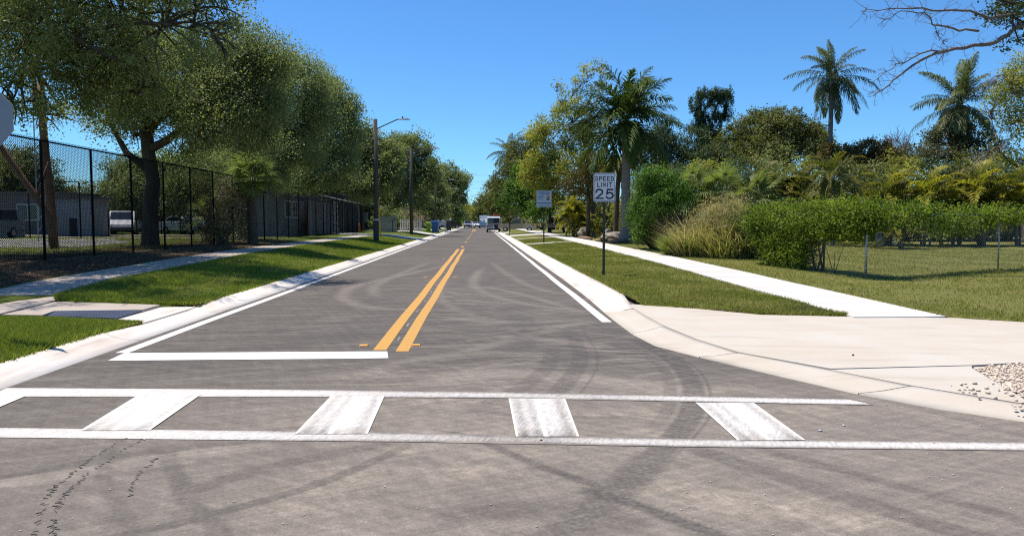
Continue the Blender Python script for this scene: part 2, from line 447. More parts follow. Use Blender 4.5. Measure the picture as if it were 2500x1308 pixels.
ys = np.concatenate([np.linspace(-12, 2.6, 8)[:-1], np.arange(2.6, 9.6, .026), np.arange(9.6, 24, .09), np.linspace(24, 60, 60)[:-1], np.linspace(60, 330, 50)])
GX, GY = np.meshgrid(xs, ys); P = np.stack([GX.ravel(), GY.ravel()], 1)
near = (P[:, 1] < 31) & (P[:, 1] > 1) & (np.abs(P[:, 0]) < 7); Pn = P[near]
dark = np.zeros(len(Pn)); light = np.zeros(len(Pn)); dust = np.zeros(len(Pn))
rng = np.random.default_rng(3)
def band(poly, wd, soft, amp, fade=0.12, tread=0):
    d, t = seg_dist(Pn, smooth_poly(poly))
    k = np.clip((wd - d) / soft + .5, 0, 1); k = k * k * (3 - 2 * k)
    if tread: k *= 1 - .45 * (np.cos(d / wd * PI * tread) > .55)
    return 1.1 * amp * k * np.clip(t / fade, 0, 1) * np.clip((1 - t) / fade, 0, 1)
for a in [([(2.2, 9.9), (2.13, 9.52), (2.23, 8.44), (2.17, 7.63), (2.03, 6.87), (1.8, 6.11), (1.53, 5.51), (1.25, 5.01), (1.01, 4.6), (0.69, 4.09), (0.41, 3.65), (0, 2.8)], .10, .02, .62, .12, 7),
          ([(1.95, 9.3), (2.0, 8.4), (1.95, 7.6), (1.8, 6.85), (1.58, 6.1), (1.3, 5.5)], .06, .02, .34, .2, 4), ([(2.3, 9.0), (2.36, 8.3), (2.31, 7.5), (2.15, 6.75), (1.92, 6.0), (1.62, 5.4), (1.2, 4.7)], .012, .012, .6, .1), ([(2.1, 9.2), (2.12, 8.3), (2.06, 7.5), (1.9, 6.75), (1.66, 6.0), (1.38, 5.4)], .010, .012, .55, .1),
          ([(1.3, 10.97), (1.24, 9.33), (1.14, 8.36), (0.9, 7.38), (0.59, 6.45), (0.24, 5.68)], .10, .02, .48, .2, 7), ([(1.5, 11), (1.45, 9.4), (1.34, 8.3), (1.1, 7.3), (.8, 6.4)], .012, .012, .5, .1),
          ([(0.96, 9.6), (0.76, 8.14), (0.47, 7.21), (0.23, 6.7), (-0.08, 6.19)], .10, .02, .42, .2, 7),
          ([(1.25, 5.01), (1.01, 4.6), (0.69, 4.09), (0.41, 3.65), (0.1, 3.1)], .14, .02, .42, .2, 9),
          ([(0.55, 4.3), (0.71, 4.22), (0.89, 4.02), (1.03, 3.85), (1.22, 3.61), (1.5, 3.2)], .055, .016, .7),
          ([(-.3, 5.6), (-0.01, 5.31), (0.34, 4.79), (0.58, 4.5), (0.79, 4.25)], .045, .014, .6),
          ([(-2.3, 3.5), (-1.82, 3.75), (-1.47, 4.01), (-1.05, 4.4), (-0.74, 4.84), (-0.49, 5.28)], .05, .02, .5),
          ([(-1.82, 4.23), (-1.46, 4.71), (-1.05, 5.02), (-0.58, 5.33)], .08, .08, .4),
          ([(-4.2, 4.1), (-3.01, 4.66), (-2.58, 5.0), (-2.02, 5.25), (-1.31, 5.42)], .05, .02, .4),
          ([(-2.75, 5.59), (-2.38, 4.67), (-2.02, 4.12), (-1.76, 3.74), (-1.5, 3.3)], .05, .018, .32),
          ([(-2.3, 5.36), (-2.01, 4.81), (-1.64, 4.16), (-1.42, 3.87), (-1.2, 3.5)], .06, .018, .42),
          ([(1.4, 5.2), (1.87, 4.49), (2.23, 3.94), (2.7, 3.3)], .1, .04, .45),
          ([(1.9, 5.1), (2.3, 4.6), (2.8, 3.9), (3.2, 3.3)], .06, .03, .4),
          ([(-.3, 3.9), (.1, 4.0), (.5, 3.95), (.9, 3.7)], .12, .15, .4),
          ([(-4.3, 11.0), (-2.2, 10.55), (0, 10.6), (2.0, 11.3)], .02, .02, .7, .02),
          ([(.2, 8.9), (.55, 9.6), (.7, 10.8), (.6, 12.5)], .22, .25, .3),
          ([(-.2, 6.2), (.5, 5.95), (1.3, 5.9)], .05, .06, .35)]:
    dark = np.maximum(dark, band(*a))
for a in [([(-0.69, 28.87), (-2.92, 19.32), (-3.05, 16.57), (-2.65, 14.85), (-1.9, 13.6), (-0.59, 13.4)], .14, .25, .45), ([(-1.97, 28.93), (-2.5, 21.95), (-2.6, 18.1), (-2.2, 15.64)], .12, .25, .4),
          ([(0.1, 26.21), (-0.2, 19.2), (0.24, 15.97), (0.99, 13.97), (2.01, 12.97)], .12, .22, .42), ([(0.07, 17.98), (0.79, 16.4), (1.42, 14.31), (1.85, 12.41)], .10, .16, .4),
          ([(0.43, 28.82), (0.82, 22.13), (1.27, 17.93), (1.8, 16.2)], .10, .2, .35), ([(-0.45, 8.69), (0.42, 9.86), (1.45, 11.41), (1.9, 11.5)], .12, .2, .4),
          ([(-1.24, 7.57), (-0.82, 8.45), (0.13, 8.94), (0.86, 8.63)], .12, .25, .4), ([(-4.3, 4.2), (-2.94, 4.55), (-2.56, 4.75), (-2.1, 5.02), (-1.41, 5.32)], .1, .08, .5),
          ([(-.6, 12.2), (.6, 11.6), (1.8, 11.9)], .16, .2, .4), ([(.2, 10.2), (1.0, 9.8), (1.6, 9.2)], .14, .15, .5), ([(3.3, 6.7), (3.67, 5.9), (3.97, 5.14)], .06, .05, .5),
          ([(-.6, 7.3), (.2, 7.7), (1.2, 7.3), (2.2, 6.6)], .22, .3, .6), ([(-1.0, 20.0), (-.9, 16.0), (-.4, 13.2), (.3, 11.4)], .1, .15, .3)]:
    light = np.maximum(light, band(*a))
r0 = np.random.default_rng(12)
for _ in range(120):
    x, y = r0.uniform(-.9, 2.0), 6.6 + 11 * r0.random() ** 1.4; a = r0.normal(0, .35) + (0.25 if y < 10 else -.2); L = r0.uniform(.3, 1.1); c = r0.normal(0, .25)
    sel = np.abs(Pn[:, 1] - y) < 1.3; Pk = Pn; Pn = Pk[sel]
    b_ = band([(x - L * math.cos(a), y - L * math.sin(a)), (x, y + c * L), (x + L * math.cos(a), y + L * math.sin(a))], r0.uniform(.012, .05), .05, r0.uniform(.25, .65), .4)
    Pn = Pk; light[sel] = np.maximum(light[sel], b_)
near_dust = np.clip((8.3 - Pn[:, 1]) / 2.2, 0, 1) * np.clip((Pn[:, 0] + 5.0) / 4.0, .25, 1)
light = np.clip(light + .75 * near_dust, 0, 1)
for (x, y, rx, ry, a) in [(-1.02, 6.23, .3, .15, .45), (-1.48, 5.87, .2, .12, .3), (-.71, 4.6, .28, .13, .5), (-.12, 4.65, .24, .12, .6), (.49, 5.55, .35, .2, .4), (1.04, 6.01, .6, .16, .5), (-1.02, 4.39, .22, .1, .55), (-1.05, 4.1, .2, .1, .5),
                          (1.38, 4.16, .3, .14, .5), (1.66, 3.96, .35, .14, .65), (2.0, 3.8, .3, .13, .6), (1.08, 4.3, .24, .1, .5), (1.31, 5.45, .4, .12, .3), (2.7, 6.05, .45, .14, .5), (2.2, 6.85, .5, .12, .4), (-.04, 5.47, .3, .12, .5), (-.09, 6.5, .5, .16, .4), (2.5, 5.7, .35, .14, .3), (.2, 5.0, .3, .12, .4), (-.55, 5.1, .25, .1, .4), (-1.2, 7.6, .4, .15, .3)]:
    q = ((Pn[:, 0] - x) / rx) ** 2 + ((Pn[:, 1] - y) / ry) ** 2
    dust = np.maximum(dust, 1.35 * a * np.exp(-q * .8))
dust *= np.clip(1.1 - dark, 0, 1)
full = {}
for n_, a_ in (("dark", dark), ("light", light), ("dust", dust)):
    z_ = np.zeros(len(P)); z_[near] = a_; full[n_] = z_
nx, ny = len(xs), len(ys)
I = np.arange(nx * ny).reshape(ny, nx)
Fq = np.stack([I[:-1, :-1], I[:-1, 1:], I[1:, 1:], I[1:, :-1]], -1).reshape(-1, 4)
road = mo("road", npmesh("road", np.c_[P, np.zeros(len(P))], Fq, M['asphalt'], full))
tag(road, kind='structure', label="grey asphalt road and junction streaked with tyre marks")
gr = mo("ground", npmesh("ground", [(-1500, -300, -.25), (1500, -300, -.25), (1500, 2200, -.25), (-1500, 2200, -.25)], [(0, 1, 2, 3)], M['field'], {"mulch": [0, 0, 0, 0]}))
tag(gr, kind='structure')

# ------------------------------------------------------------------ painted markings (sheets 4 mm and 8 mm above the asphalt)
def marking(name, c4, z, mat, wear, nu=2, nv=2, label=None):
    """c4: corners far-left, far-right, near-right, near-left; wear(u, v, x, y)"""
    A = np.array(c4, float); u, v = np.meshgrid(np.linspace(0, 1, nu), np.linspace(0, 1, nv)); u = u.ravel(); v = v.ravel()
    p = (A[0] * ((1 - u) * (1 - v))[:, None] + A[1] * (u * (1 - v))[:, None] + A[2] * (u * v)[:, None] + A[3] * ((1 - u) * v)[:, None])
    I = np.arange(nu * nv).reshape(nv, nu)
    F = np.stack([I[1:, :-1], I[1:, 1:], I[:-1, 1:], I[:-1, :-1]], -1).reshape(-1, 4)
    o = mo(name, npmesh(name, np.c_[p, np.full(len(p), z)], F, mat, {"wear": wear(u, v, p[:, 0], p[:, 1])}))
    return tag(o, label, kind='structure')
cst = lambda k: (lambda u, v, x, y: np.full(len(u), k))
def strip_marking(name, top, bot, z, mat, wear, label):
    n = 160; xs_ = np.linspace(top[0][0], top[-1][0], n)
    T = np.interp(xs_, *np.array(top).T); xb = np.linspace(bot[0][0], bot[-1][0], n); B = np.interp(xb, *np.array(bot).T)
    k = 9; V = []; W = []
    for j in range(k):
        f = j / (k - 1); x = xs_ * (1 - f) + xb * f; y = T * (1 - f) + B * f
        V.append(np.c_[x, y, np.full(n, z)]); W.append(wear(x, f))
    I = np.arange(n * k).reshape(k, n)
    F = np.stack([I[1:, :-1], I[1:, 1:], I[:-1, 1:], I[:-1, :-1]], -1).reshape(-1, 4)
    return tag(mo(name, npmesh(name, np.concatenate(V), F, mat, {"wear": np.concatenate(W)})), label, kind='structure')
edge = lambda f, a: a * (abs(f - .5) * 2) ** 3
strip_marking("crosswalk_line", [(-7, 6.22), (-3.72, 5.79), (-.54, 5.52), (1.57, 5.27), (3.93, 5.09), (4.7, 5.03)], [(-7, 6.0), (-3.56, 5.53), (-.52, 5.29), (1.53, 5.08), (3.79, 4.9), (4.6, 4.83)], .004, M['pworn'],
              lambda x, f: .34 + .34 * np.exp(-((x - .25) / .55) ** 2) + .16 * np.exp(-((x + .6) / .8) ** 2) + .10 * np.exp(-((x - 1.6) / .9) ** 2) + edge(f, .75) * np.clip((x + 3) / 3, .2, 1), "nearer white crosswalk line, worn and dusty in its middle")
strip_marking("crosswalk_line", [(-4.55, 7.2), (-2, 7.02), (.25, 6.82), (2.2, 6.56), (3.3, 6.42)], [(-4.5, 6.85), (-2, 6.74), (.25, 6.58), (2.2, 6.34), (3.42, 6.19)], .004, M['pworn'],
              lambda x, f: .32 + .22 * np.exp(-((x - .9) / .9) ** 2) + .14 * np.exp(-((x + .6) / .6) ** 2) + edge(f, .7) * np.clip((x + 3) / 3, .15, 1), "farther white crosswalk line")
def barwear(base, dkk):
    def f(u, v, x, y):
        wv = base + dkk * np.exp(-((u - .14) / .09) ** 2) + dkk * np.exp(-((u - .86) / .09) ** 2) + dkk * .8 * np.exp(-((u - .36) / .07) ** 2) + .25 * np.exp(-((v - 1) / .15) ** 2)
        wv = np.where((u < .045) | (u > .955) | (np.abs(u - .47) < .035), base * .3, wv)
        return wv
    return f
for i, (c, b_, d_) in enumerate([([(-4.46, 6.86), (-4.16, 6.84), (-4.1, 5.8), (-4.45, 5.84)], .14, .16), ([(-3.15, 6.85), (-2.58, 6.83), (-2.53, 5.66), (-3.06, 5.68)], .20, .18), ([(-1.37, 6.74), (-.88, 6.69), (-.85, 5.5), (-1.40, 5.52)], .26, .24),
                                  ([(.25, 6.56), (.76, 6.52), (.73, 5.36), (.26, 5.38)], .34, .28), ([(1.89, 6.34), (2.40, 6.30), (2.37, 5.2), (1.87, 5.21)], .24, .28)]):
    marking("crosswalk_bar", c, .008, M['pworn'], barwear(b_, d_), 45, 40)
def sbw(u, v, x, y): return .03 + .5 * (u > .985) * (v > .4)
strip_marking("stop_bar", [(-4.33, 9.07), (-1.5, 9.06), (-1.15, 9.05)], [(-4.28, 8.58), (-1.6, 8.585), (-1.08, 8.60)], .004, M['pwhite'], lambda x, f: .10 + .25 * (x > -1.12) * (f < .45) + 0 * x, "white stop bar across the left lane")
def longline(name, x0, x1, y0, y1, mat, wear, label, z=.004):
    n = max(2, int((y1 - y0) / 1.5)); ys_ = np.linspace(y0, y1, n); jx = .008 * np.sin(ys_ * .9)
    V = np.concatenate([np.c_[x0 + jx, ys_, np.full(n, z)], np.c_[x1 + jx, ys_, np.full(n, z)]]); i = np.arange(n - 1)
    return tag(mo(name, npmesh(name, V, np.stack([i, i + n, i + n + 1, i + 1], -1), mat, {"wear": np.full(2 * n, wear)})), label, kind='structure')
longline("edge_line", -4.45, -4.29, 9.08, 320, M['pwhite'], .26, "white edge line along the left kerb")
longline("edge_line", 1.93, 2.09, 11.55, 320, M['pwhite'], .28, "white edge line along the right kerb")
longline("centre_line", -1.345, -1.18, 9.14, 42.5, M['pyellow'], .30, "left stripe of the solid yellow double line")
longline("centre_line", -1.055, -.895, 9.04, 42.5, M['pyellow'], .32, "right stripe of the solid yellow double line")
for y in (45.5, 55.5, 65, 74.5, 84, 93.5, 103):
    longline("centre_dash", -1.21, -1.02, y, y + 1.6, M['pyellow'], .14, None)
for x in (-1.36, -1.04):
    longline("centre_line", x, x + .18, 118, 142, M['pyellow'], .12, "stripe of the short yellow double line far down the road")
for k, y in enumerate((9.9, 11.2, 12.9, 14.6, 16.6, 18.4, 20.1, 22.5, 24.6, 27, 30)):
    longline("layout_mark", -1.130, -1.105, y, y + .28 + .03 * k, M['pwhite'], .85, None)
# tread prints left by a muddy tyre
tpv = []; rp = np.random.default_rng(31)
for f in ([(-2.62, 5.5), (-2.62, 4.92), (-2.58, 4.6), (-2.55, 4.39), (-2.45, 4.14), (-2.28, 3.76), (-2.1, 3.4)], [(-2.50, 5.45), (-2.50, 4.85), (-2.47, 4.53), (-2.43, 4.30), (-2.33, 4.05), (-2.17, 3.74), (-2.0, 3.4)], [(-2.2, 5.0), (-2.15, 4.6), (-2.05, 4.3)]):
    q = smooth_poly(f, 12)
    for a, b in zip(q[:-1], q[1:]):
        if rp.random() < .8:
            d = b - a; d /= np.linalg.norm(d); n_ = np.array([-d[1], d[0]]); w_ = rp.uniform(.008, .016); h_ = rp.uniform(.004, .008); o = n_ * rp.normal() * .008 + a; sk = rp.normal() * .012
            tpv += [tuple(o + n_ * w_ + d * sk) + (.004,), tuple(o - n_ * w_ - d * sk) + (.004,), tuple(o - n_ * w_ - d * sk + d * 2 * h_) + (.004,), tuple(o + n_ * w_ + d * sk + d * 2 * h_) + (.004,)]
tag(mo("tread_prints", npmesh("tread_prints", tpv, np.arange(len(tpv)).reshape(-1, 4), simple("mud_print", (.115, .104, .094), .95, .3, 30, spec=.1))), "dark tread prints curving over the asphalt at the lower left", kind='structure')
# raised pavement markers
mk = MB().prism([(-.05, 0), (.05, 0), (.03, .018), (-.03, .018)], .1)
mkm = mk.mesh("marker_base", M['yellowguard']); rf = MB().box((0, -.043, .0095), (.09, .004, .013), rx=-.8).mesh("reflector", M['orange'])
for i, (x, y, lb) in enumerate([(-1.50, 9.47, "amber road stud left of the yellow lines beside the stop bar"), (-.83, 9.47, "amber road stud right of the yellow lines, nearest the camera"), (-1.55, 20.9, "amber road stud left of the yellow lines, second along"), (-.72, 20.9, "amber road stud right of the yellow lines, second along"),
                                (-1.55, 31.6, "amber road stud left of the yellow lines, farthest"), (-.72, 31.6, "amber road stud right of the yellow lines, farthest")]):
    r_ = empty("road_stud", (x, y, .0015), 0, lb, "road stud", "amber road studs beside the yellow lines")
    mo("marker_base", mkm, r_); mo("reflector", rf, r_)

# ------------------------------------------------------------------ kerbs
def kerb(name, rows, mat, label, seg=2):
    """rows: list of cross-sections, each a list of (x, y, z) from the verge edge to the road"""
    root = empty(name, (0, 0, 0), 0, label, kind='structure'); i = 0
    while i < len(rows) - 1:
        j = min(i + seg, len(rows) - 1); V = []; F = []
        n = len(rows[i])
        for k in range(i, j + 1):
            rw = np.array(rows[k], float)
            if k == i and i: rw = rw + (np.array(rows[k + 1], float) - rw) * .012 / max(.5, np.linalg.norm(np.array(rows[k + 1][-1]) - np.array(rows[k][-1])))
            V += [tuple(p) for p in rw]
        for a in range(j - i):
            for b in range(n - 1): F.append((a * n + b, a * n + b + 1, (a + 1) * n + b + 1, (a + 1) * n + b))
        me = npmesh("kerb_segment", V, F, mat); mo("kerb_segment", me, root); i = j
    return root
rows = []
for (xr, yr, xg, yg) in [(-14, 3.6, -14, 4.15), (-8, 3.7, -8, 4.2), (-6, 4.3, -6.3, 4.75), (-5, 5.5, -5.5, 5.75)]:
    rows.append([(xg, yg, -.05), (xg, yg, .12), (xg * .75 + xr * .25, yg * .75 + yr * .25, .115), (xg * .45 + xr * .55, yg * .45 + yr * .55, .02), (xr, yr, .012), (xr, yr, -.03)])
for y in list(np.arange(7.0, 60, 1.5)) + list(np.arange(60, 321, 12)):
    dr = np.clip((y - 10.6) / .8, 0, 1) * np.clip((14.2 - y) / .8, 0, 1); h = .098 - .062 * dr
    rows.append([(-5.12, y, -.05), (-5.11, y, h), (-4.97, y, h * .84), (-4.80, y, .026), (-4.57, y, .012), (-4.56, y, -.03)])
kerb("left_kerb", rows, M['conc'], "pale concrete kerb and gutter on the left side of the road")
rows = []
RC = [(2.33, 321, 2.95), (2.31, 60, 2.95), (2.29, 30, 2.95), (2.28, 20, 2.95), (2.24, 15.5, 2.95), (2.20, 13.8, 2.94)]
for y in list(np.arange(320, 60, -12)) + list(np.arange(60, 13.6, -1.5)):
    a = np.array(RC)[::-1]; xr = np.interp(y, a[:, 1], a[:, 0]); xg = np.interp(y, a[:, 1], a[:, 2])
    h = .10 - .03 * np.clip((15.5 - y) / 2, 0, 1)
    rows.append([(xg + .01, y, -.05), (xg, y, h), (xg - .14, y, h * .84), (xg - .32, y, .026), (xr, y, .012), (xr, y, -.03)])
kerb("right_kerb", rows + [[(2.685, 12.75, -.05), (2.68, 12.75, .07), (2.58, 12.75, .064), (2.42, 12.75, .026), (2.17, 12.75, .012), (2.17, 12.75, -.03)]], M['conc'], "pale concrete kerb and gutter along the right side of the road")
rows = []
for (r_, o_) in [((2.165, 12.73), (2.69, 12.73)), ((2.15, 11.6), (2.66, 11.8)), ((2.15, 10.3), (2.66, 10.6)), ((2.24, 9.29), (2.77, 9.35)), ((2.57, 8.5), (2.98, 8.4)), ((3.08, 7.42), (3.56, 7.40)), ((3.49, 6.60), (3.98, 6.62)), ((3.92, 6.02), (4.50, 5.92)), ((4.36, 5.6), (5.1, 5.25)), ((5.4, 4.85), (6.1, 4.6)), ((7, 4.2), (7.3, 4.1)), ((12, 3.6), (12, 3.9))]:
    q = lambda f, z: (o_[0] * f + r_[0] * (1 - f), o_[1] * f + r_[1] * (1 - f), z)
    rows.append([q(1.04, -.05), q(1.04, .0705), q(.85, .060), q(.45, .030), q(0, .012), q(0, -.03)])
kerb("corner_kerb", rows, M['apron'], "flush concrete gutter sweeping round the right corner below the apron")

# ------------------------------------------------------------------ left corner ramp, walks, right apron
ramp_ = empty("kerb_ramp", (0, 0, 0), 0, "concrete kerb ramp on the left corner", kind='structure')
MB().slab([(-5.13, 11.32), (-5.13, 13.75), (-5.74, 13.42), (-5.70, 11.62)], -.05, .060).build("ramp_panel", M['conc'], ramp_)
MB().slab([(-5.755, 13.43), (-7.93, 14.06), (-7.68, 12.1), (-7.0, 12.02), (-7.13, 12.58), (-5.735, 12.68)], -.05, .105).build("ramp_panel", M['oldconc'], ramp_)
MB().slab([(-7.70, 12.09), (-7.95, 14.08), (-8.36, 14.86), (-9.9, 14.6), (-11.5, 14.4), (-11.5, 12.0)], -.05, .125).build("ramp_panel", M['oldconc'], ramp_)
gm = MB().slab([(-7.11, 12.56), (-5.735, 12.655), (-5.715, 11.7), (-6.9, 11.98)], -.04, .096)
grt = gm.build("tactile_mat", M['grate'], ramp_)
dm = MB()
for i in range(24):
    for j in range(17):
        u, v = (i + .5) / 24, (j + .5) / 17
        a = np.array((-7.11, 12.56)) * (1 - u) * (1 - v) + np.array((-5.735, 12.655)) * u * (1 - v) + np.array((-5.715, 11.7)) * u * v + np.array((-6.9, 11.98)) * (1 - u) * v
        dm.tube([(a[0], a[1], .095), (a[0], a[1], .106)], [.018, .010], 6)
dmo = dm.build("mat_domes", M['grate'], ramp_); dmo["kind"] = "stuff"

def walk(name, x0, x1, y0, y1, step, zf, mat, label, far):
    root = empty(name, (0, 0, 0), 0, label, kind='structure'); y = y0; rr = random.Random(5)
    while y < y1:
        st = step if y < far else 8.0; e = min(y + st, y1) - .012
        za, zb = zf(y) + rr.uniform(-.003, .003), zf(e) + rr.uniform(-.003, .003)
        V = [(x0, y, za), (x1, y, za), (x1, e, zb), (x0, e, zb)]
        vs = [(a, b, c - .14) for a, b, c in V] + V
        me = MB().add(vs, [(3, 2, 1, 0), (4, 5, 6, 7), (0, 1, 5, 4), (1, 2, 6, 5), (2, 3, 7, 6), (3, 0, 4, 7)])
        me.build("slab", mat, root); y += st
    return root
walk("right_sidewalk", 5.9, 7.4, 11.35, 200, 1.8, lambda y: float(rs(y)) + .004 + .024 * min(1, max(0, (y - 11.3) / 4)), M['concwalk'], "bright white concrete sidewalk right of the verge", 60)
walk("left_sidewalk", -9.9, -8.4, 14.75, 62, 1.8, lambda y: float(zs(y)) + .022, M['oldconc'], "shaded concrete sidewalk below the black fence", 60)
ap = empty("driveway_apron", (0, 0, 0), 0, "broad pale concrete apron at the right corner", kind='structure')
MB().slab([(2.685, 10.62), (2.68, 12.0), (2.70, 13.3), (2.8, 13.42), (3.77, 12.66), (4.58, 11.8), (5.9, 11.5), (7.5, 11.28), (8.23, 10.76), (12, 9.5), (40, 9.0), (40, 8.6), (12, 8.25), (5.86, 7.66), (5.2, 7.54), (3.63, 7.425), (3.01, 8.42), (2.80, 9.37)], -.05, .076).build("apron_panel", M['apron'], ap)
MB().slab([(3.60, 7.385), (5.2, 7.515), (5.13, 7.42), (4.66, 6.02), (4.55, 5.94), (4.02, 6.63)], -.05, .073).build("apron_panel", M['apron'], ap)
gp = [(5.21, 7.5), (5.14, 7.40), (4.69, 6.0), (4.6, 5.85), (5.15, 5.3), (6.1, 4.65), (7.3, 4.15), (12, 3.95), (40, 4), (40, 8.55), (12, 8.2), (5.88, 7.6)]
tag(MB().slab(gp, -.05, .062).build("gravel_bed", M['shell']), kind='structure')
rg = np.random.default_rng(8)
n = 5200
px = rg.uniform(4.3, 7.0, n); py = rg.uniform(5.3, 7.75, n)
edge_x = np.interp(py, [5.3, 5.9, 7.42, 7.75], [5.2, 4.62, 5.13, 6.2])
keep = (px > edge_x) | ((rg.random(n) < .12) & (px > edge_x - .55) & (py < 6.7)); px, py = px[keep], py[keep]
n = len(px); rad = rg.uniform(.008, .026, n); zz = np.where(px > np.interp(py, [5.3, 5.9, 7.42, 7.75], [5.2, 4.62, 5.13, 6.2]), .064, .075)
oc = np.array([(1, 0, 0), (0, 1, 0), (-1, 0, 0), (0, -1, 0), (0, 0, .7), (0, 0, -.7)], float)
of = np.array([(0, 1, 4), (1, 2, 4), (2, 3, 4), (3, 0, 4), (1, 0, 5), (2, 1, 5), (3, 2, 5), (0, 3, 5)])
def pebbles(px, py, zz, rad):
    n = len(px); a = rg.uniform(0, PI, n); st = rg.uniform(.6, 1.4, (n, 1, 3))
    o = oc[None] * st * rad[:, None, None]; c, s_ = np.cos(a)[:, None], np.sin(a)[:, None]
    V = np.stack([o[..., 0] * c - o[..., 1] * s_ + px[:, None], o[..., 0] * s_ + o[..., 1] * c + py[:, None], o[..., 2] + (zz + rad * .35)[:, None]], -1).reshape(-1, 3)
    return V, (of[None] + 6 * np.arange(n)[:, None, None]).reshape(-1, 3)
tag(mo("gravel", npmesh("gravel", *pebbles(px, py, zz, rad), M['shell'])), "loose shell gravel spilling over the concrete at the right edge", kind='stuff')
n = 420; px = rg.uniform(-3, 4.2, n); py = 3.3 + rg.random(n) ** 1.3 * 6
tag(mo("grit", npmesh("grit", *pebbles(px, py, np.zeros(n), rg.uniform(.003, .008, n)), M['shell'])), "grit scattered over the junction", kind='stuff')
STL = ["white pebble right of the last crosswalk bar, larger of the pair", "white pebble between the crosswalk lines nearest the right gutter", "small pale pebble between the crosswalk lines furthest right", "pale stone lying on the nearer crosswalk line", "dark stone lying alone on the concrete apron", "dark stone near the apron joint", "dark stone on the nearer crosswalk line below its third bar"]
for i, (x, y, z, r_, mt) in enumerate([(2.59, 5.44, 0, .020, 'whitewall'), (2.84, 5.57, 0, .018, 'whitewall'), (3.11, 5.58, 0, .012, 'whitewall'), (3.27, 5.1, .004, .016, 'whitewall'), (4.23, 8.13, .076, .026, 'brownwall'), (3.41, 7.75, .076, .012, 'brownwall'), (0.44, 5.28, .004, .012, 'trimdark')]):
    V, F = pebbles(np.zeros(1), np.zeros(1), np.zeros(1), np.array([r_ * .75]))
    tag(mo("stone", npmesh("stone", V, F, M[mt]), None, (x, y, z)), STL[i], "stone", "loose stones on the road and apron")

# ------------------------------------------------------------------ ground sheets
def sheet(name, cols, y0f, ys, zf, mat, mulchf, label=None):
    V = []; nY = len(ys)
    for x in cols:
        y = np.maximum(ys, y0f(x)); z = np.array(zf(np.full(nY, x), y)); z[(y <= y0f(x) + 1e-6)] -= np.where(np.arange((y <= y0f(x) + 1e-6).sum()) < (y <= y0f(x) + 1e-6).sum() - 1, .3, 0); V.append(np.c_[np.full(nY, x), y, z])
    V = np.concatenate(V); I = np.arange(len(V)).reshape(len(cols), nY)
    F = np.stack([I[:-1, :-1], I[1:, :-1], I[1:, 1:], I[:-1, 1:]], -1).reshape(-1, 4)
    if cols[0] > cols[1]: F = F[:, ::-1]
    return tag(mo(name, npmesh(name, V, F, mat, {"mulch": mulchf(V[:, 0], V[:, 1])}, True)), label, kind='structure')
yl = np.concatenate([np.array([-1., 0.]), np.arange(5, 62, .6), np.linspace(62, 700, 50)])
sheet("left_ground", list(np.linspace(-5.12, -8.4, 12)) + list(np.linspace(-8.6, -15, 22)) + [-18, -22, -28, -36, -50, -80, -160, -400],
      lambda x: np.interp(x, [-8.4, -7.96, -5.8, -5.12], [14.8, 14.08, 13.44, 13.60]) if x > -8.45 else 5.0, yl, gz, M['freshlawn'],
      lambda x, y: .62 * np.clip((-9.7 - x) / .3, 0, 1) * np.clip((x + 15.5) / 2.2, 0, 1) * np.clip((46 - y) / 10, .25, 1) + .3 * (x < -17) * (y < 60) * .5, "grassy bank and leaf-strewn ground left of the road")
sheet("right_verge", list(np.linspace(2.952, 5.91, 10)), lambda x: float(np.interp(x, [2.95, 3.77, 4.58, 5.94], [13.2, 12.7, 11.82, 11.55])), yl + 6, gz, M['lawn'],
      lambda x, y: .22 * np.clip((20 - y) / 6, 0, 1) + .08 * np.clip((x - 4) / 2, 0, 1) + .35 * np.exp(-((y - 12.2) / .7) ** 2), "grass verge between the right kerb and the white sidewalk")
sheet("right_field", [7.39, 7.6, 7.9, 8.3, 8.8, 9.5, 10.5, 12, 14, 17, 21, 26, 34, 50, 90, 200, 400], lambda x: float(np.interp(x, [7.39, 8.23, 12, 60], [11.3, 10.78, 9.52, 9.1])), yl + 4.5, gz, M['field'],
      lambda x, y: .42 * np.exp(-((x - 7.6) / .5) ** 2) * np.clip((y - 13) / 5, 0, 1) * np.clip((40 - y) / 10, 0, 1) + .2 * np.clip((y - 36) / 6, 0, 1), "mown field grass right of the white sidewalk")
pv = [(-5.13, 7.0), (-5.13, 11.35), (-6.9, 11.95), (-7.7, 12.03), (-11.5, 11.95), (-11.5, 5.2), (-6.6, 5.2), (-5.6, 5.9)]
cp = MB().slab(pv, -.05, .095).mesh("corner_lawn", M['freshlawn']); at_ = cp.attributes.new("mulch", 'FLOAT', 'POINT'); at_.data.foreach_set("value", np.full(len(cp.vertices), .12, np.float32))
tag(mo("corner_lawn", cp), "grass corner in front of the kerb ramp", kind='structure')
